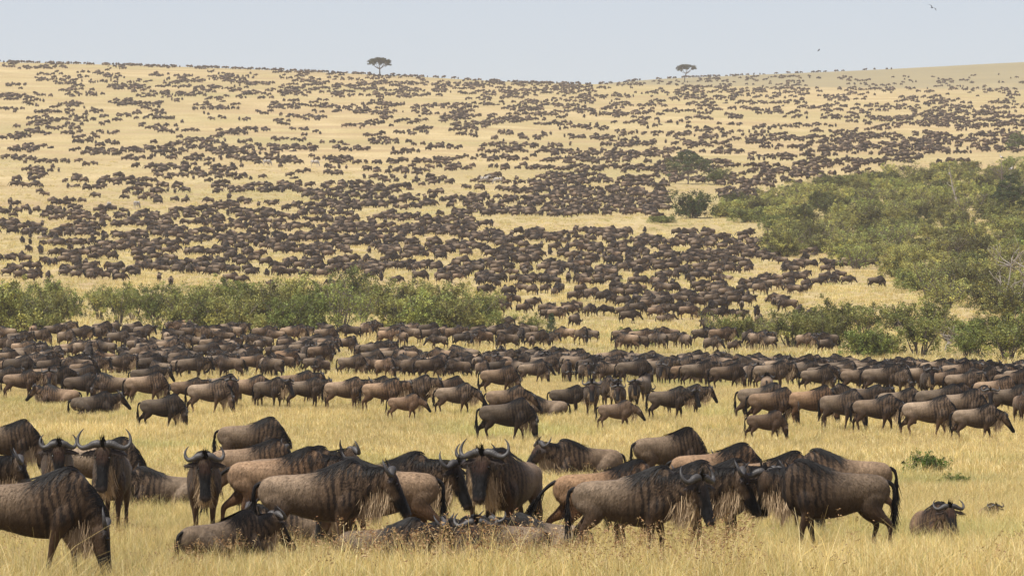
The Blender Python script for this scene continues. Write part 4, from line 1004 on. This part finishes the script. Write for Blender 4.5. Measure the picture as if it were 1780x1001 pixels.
# ------------------------------------------------------------------ birds
def stork(loc, rot, label):
    e = bpy.data.objects.new('stork', None); COL.objects.link(e); e.location = loc; e.rotation_euler = (0, 0, R(rot)); tag(e, label, 'stork', 'storks on the bare snag')
    lf = tube_loft([(-.42, 0, .62), (-.3, 0, .68), (-.05, 0, .78), (.15, 0, .86), (.24, 0, .95), (.22, 0, 1.10), (.26, 0, 1.2), (.33, 0, 1.22), (.36, 0, 1.21)], [.03, .10, .17, .15, .07, .045, .055, .05, .02])
    v, f, T, A = lf.mesh(30, 12); c = lerp(np.array([.10, .11, .12]), np.array([.62, .60, .58]), smooth(.35, .5, T / T.max()))
    c = lerp(c, np.array([.62, .60, .58]), smooth(-.2, -.8, np.sin(A))); o = link('body', mesh_from('stork_body', v, f, M['feather'], c), e); o['tint'] = 0.; o['warm'] = 0.
    v, f = limb([(.34, 0, 1.2), (.5, 0, 1.13), (.62, 0, 1.05)], .04, .008); link('bill', mesh_from('stork_bill', v, f, M['deadwood']), e)
    for s in (1, -1):
        v, f = limb([(0, .06 * s, .68), (.02, .06 * s, .35), (0, .06 * s, 0)], .022, .015); link('leg', mesh_from('stork_leg', v, f, M['deadwood']), e)
# perches: a bare pole each for the birds to stand on
for px, py, h, rot, lab, tl in [(1741, 352, 6.9, 200, 'marabou-like stork with white front standing on the tallest snag', 'thin bare pole of a snag under the white-fronted stork'), (1757, 356, 5.2, 20, 'dark hunched stork perched above the dark leafy tree', 'short bare pole of a snag under the dark stork')]:
    p = cast(px, py)[0]
    e = bpy.data.objects.new('dead_tree', None); COL.objects.link(e); e.location = p; tag(e, tl, 'tree', 'bare trees in the thicket')
    v, f = limb([(0, 0, -.1), (.1, 0, h * .4), (-.05, .05, h * .75), (0, 0, h)], .12, .05); link('trunk', mesh_from('pole_trunk', v, f, M['bark']), e)
    v, f = limb([(0, 0, h * .7), (.5, .1, h * .78), (.8, .1, h * .98)], .05, .015); link('branch', mesh_from('pole_branch', v, f, M['bark']), e)
    stork((p[0], p[1], p[2] + h), rot, lab)
def flying_bird(px, py, d, span, roll, rot, label):
    e = bpy.data.objects.new('bird', None); COL.objects.link(e); e.location = ((px - 890) / FPX * d, d, CAM_Z + (500.5 - py) / FPX * d); e.rotation_euler = (R(roll), 0, R(rot)); tag(e, label, 'bird')
    v, f, _, _ = tube_loft([(-.32, 0, 0), (-.2, 0, 0), (0, 0, 0), (.16, 0, .01), (.24, 0, .02), (.30, 0, .0)], [.05, .04, .075, .06, .035, .006], [.01, .03, .07, .06, .035, .006]).mesh(16, 8)
    o = link('body', mesh_from('bird_body', v * span, f, M['feather'], np.full((len(v), 3), .03)), e); o['tint'] = 0.; o['warm'] = 0.
    for s in (1, -1):
        v, f, _, _ = tube_loft([(.06, .04*s, .03), (.10, .30*s, .16), (.02, .58*s, .12), (-.10, .80*s, .02)], [.11, .13, .10, .02], [.015, .015, .012, .004], side=(1, 0, 0)).mesh(14, 8)
        o = link('wing', mesh_from('bird_wing', v * span, f, M['feather'], np.full((len(v), 3), .03)), e); o['tint'] = 0.; o['warm'] = 0.
flying_bird(1620, 14, 420, .55, 35, 60, 'dark bird flying high at the top right of the sky')
flying_bird(1423, 88, 700, .5, -20, 10, 'dark bird flying low above the ridge at right')

# ------------------------------------------------------------------ grass
def make_tuft(seed, n, rad, h0, h1, width, lean, seedheads=0.0, cols=None):
    rs = np.random.default_rng(seed); k = 4; q = np.linspace(0, 1, k)
    a = rs.uniform(0, 6.28, n); r = rad * np.sqrt(rs.random(n)); h = rs.uniform(h0, h1, n); la = rs.uniform(0, 6.28, n); ll = np.abs(rs.normal(0, lean, n)) * h
    root = np.column_stack([r * np.cos(a), r * np.sin(a), np.full(n, -.03)])
    P = np.stack([root + np.column_stack([np.cos(la) * ll * t**1.8, np.sin(la) * ll * t**1.8, h * (t - .12 * (ll / h) * t**3)]) for t in q], 1)
    wa = rs.uniform(0, 3.14, n); wd = np.column_stack([np.cos(wa), np.sin(wa), 0*wa]); w = width * rs.uniform(.6, 1.4, n)
    tp = np.linspace(1, .25, k)[None, :, None] * w[:, None, None] * .5
    v = np.stack([P - wd[:, None] * tp, P + wd[:, None] * tp], 2).reshape(-1, 3)
    b = (np.arange(n) * k * 2)[:, None] + (np.arange(k - 1) * 2)[None]
    f = np.stack([b, b + 1, b + 3, b + 2], -1).reshape(-1, 4)
    pal = np.array(cols); ci = rs.choice(len(pal), n, p=[.34, .30, .16, .12, .08]); c = pal[ci] * rs.uniform(.8, 1.2, (n, 1))
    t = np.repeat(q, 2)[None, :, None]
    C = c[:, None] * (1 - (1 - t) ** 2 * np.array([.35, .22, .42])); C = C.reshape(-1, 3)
    if seedheads:
        m = int(n * seedheads); V = [v]; F = [f]; CC = [C]; o = len(v)
        tips = P[:m, -1]
        ns = 6
        off = rs.normal(0, 1, (m, ns, 3)) * np.array([.028, .028, .035]); base = tips[:, None] + off - np.array([0, 0, .01]); base = base.reshape(-1, 3)
        dirn = rs.normal(0, 1, (m * ns, 3)) * np.array([.8, .8, .5]) + np.array([0, 0, -.15]); dirn /= np.linalg.norm(dirn, axis=1, keepdims=True)
        sd = np.cross(dirn, rs.normal(0, 1, (m * ns, 3))); sd /= np.linalg.norm(sd, axis=1, keepdims=True); L_ = rs.uniform(.018, .034, (m * ns, 1))
        vv = np.stack([base - dirn * L_, base + sd * L_ * .32, base + dirn * L_, base - sd * L_ * .32], 1).reshape(-1, 3)
        V.append(vv); F.append(np.arange(len(vv)).reshape(-1, 4) + o)
        hc = np.array([[.21, .105, .05], [.37, .22, .10], [.52, .37, .19]])[rs.choice(3, m * ns, p=[.25, .40, .35])]; CC.append(np.repeat(hc, 4, 0))
        v, f, C = np.concatenate(V), np.concatenate(F), np.concatenate(CC)
    return mesh_from('tuft', v, f, M['grass'], C, False)
PAL = [(.76, .56, .21), (.90, .74, .40), (.50, .33, .12), (.66, .55, .21), (.42, .41, .14)]
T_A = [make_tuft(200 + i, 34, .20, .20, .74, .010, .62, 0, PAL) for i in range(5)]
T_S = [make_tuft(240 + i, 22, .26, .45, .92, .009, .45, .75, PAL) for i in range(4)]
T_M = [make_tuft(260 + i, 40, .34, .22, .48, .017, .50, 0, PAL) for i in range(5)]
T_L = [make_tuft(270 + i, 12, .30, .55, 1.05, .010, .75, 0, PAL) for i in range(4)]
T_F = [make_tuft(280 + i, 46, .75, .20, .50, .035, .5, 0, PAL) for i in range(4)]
lies = [(x, y, r, s) for x, y, r, l, s in ANIMALS if l]
def field(n, d0, d1, margin=1.22):
    d = np.sqrt(rng.uniform(d0 * d0, d1 * d1, n)); x = rng.uniform(-.5, .5, n) * d * 1780 / FPX * margin
    keep = np.ones(n, bool)
    for lx, ly, r, s in lies:
        dx, dy = x - lx, d - ly; a = dx * math.cos(r) + dy * math.sin(r); b = -dx * math.sin(r) + dy * math.cos(r)
        keep &= ((a - .05) / (1.0 * s)) ** 2 + (b / (.50 * s)) ** 2 > 1
    for sx, sy, w in SHRUBS: keep &= (x - sx) ** 2 + (d - sy) ** 2 > (w * .45) ** 2
    return x[keep], d[keep]
def grass(name, n, d0, d1, protos, base, var, label, green_bias=0.0, mask=None):
    x, d = field(n, d0, d1)
    if mask is not None:
        k = mask(x, d) > rng.random(len(x)); x, d = x[k], d[k]
    m = len(x); P = np.column_stack([x, d, ground(x, d)])
    patch = fbm(x / 4.5, d / 11 + 50); g2 = fbm(x / 9 + 90, d / 22)
    scl = base * (1 + var * (patch - .5) * 2) * rng.uniform(.65, 1.35, m) * (1 + .45 * (1 - smooth(71, 75, d)))
    gr = np.clip((g2 - .60) * 1.6 + green_bias + rng.normal(0, .08, m), 0, .4); ti = np.clip((patch - .5) * .45 + rng.normal(0, .10, m), -.4, .4)
    rot = np.column_stack([rng.normal(.0, .10, m), rng.normal(.06, .10, m), rng.uniform(0, 6.28, m)])
    print(name, m)
    return scatter(name, P, rot, scl, rng.integers(0, len(protos), m), protos, dict(tint=ti, green=gr), label, 'grass')
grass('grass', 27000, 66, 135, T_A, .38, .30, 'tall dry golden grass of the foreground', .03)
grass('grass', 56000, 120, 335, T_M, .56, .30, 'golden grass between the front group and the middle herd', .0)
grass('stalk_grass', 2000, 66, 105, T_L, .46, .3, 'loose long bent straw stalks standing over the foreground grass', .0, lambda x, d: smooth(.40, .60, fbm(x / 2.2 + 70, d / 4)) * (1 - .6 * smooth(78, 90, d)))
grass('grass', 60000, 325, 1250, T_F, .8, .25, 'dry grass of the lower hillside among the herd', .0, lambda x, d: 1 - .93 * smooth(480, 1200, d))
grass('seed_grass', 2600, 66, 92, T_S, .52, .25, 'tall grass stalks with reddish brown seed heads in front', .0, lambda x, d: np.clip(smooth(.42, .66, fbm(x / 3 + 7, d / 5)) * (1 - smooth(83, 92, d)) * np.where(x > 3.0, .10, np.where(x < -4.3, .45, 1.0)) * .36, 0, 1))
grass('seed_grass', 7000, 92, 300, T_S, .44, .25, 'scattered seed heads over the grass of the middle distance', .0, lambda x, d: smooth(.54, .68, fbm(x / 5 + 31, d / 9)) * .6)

# ------------------------------------------------------------------ haze
m, nt, out = nodes('haze')
pv = N(nt, 'ShaderNodeVolumePrincipled', Density=HAZE, Anisotropy=0.25); pv.inputs['Color'].default_value = (1.0, .97, .98, 1)
L(nt, pv.outputs[0], out.inputs['Volume'])
hx, y0, y1, z0, z1 = 9500, -320, 12100, -3, 118
hvv = [(sx * hx, y, z) for z in (z0 - 40, z1) for y in (y0, y1) for sx in (-1, 1)]
hme = bpy.data.meshes.new('haze'); hme.from_pydata(hvv, [], [(0, 2, 3, 1), (4, 5, 7, 6), (0, 1, 5, 4), (2, 6, 7, 3), (0, 4, 6, 2), (1, 3, 7, 5)]); hme.materials.append(m)
hz = link('haze', hme); tag(hz, 'pale dusty haze over the plain', 'haze', kind='stuff')
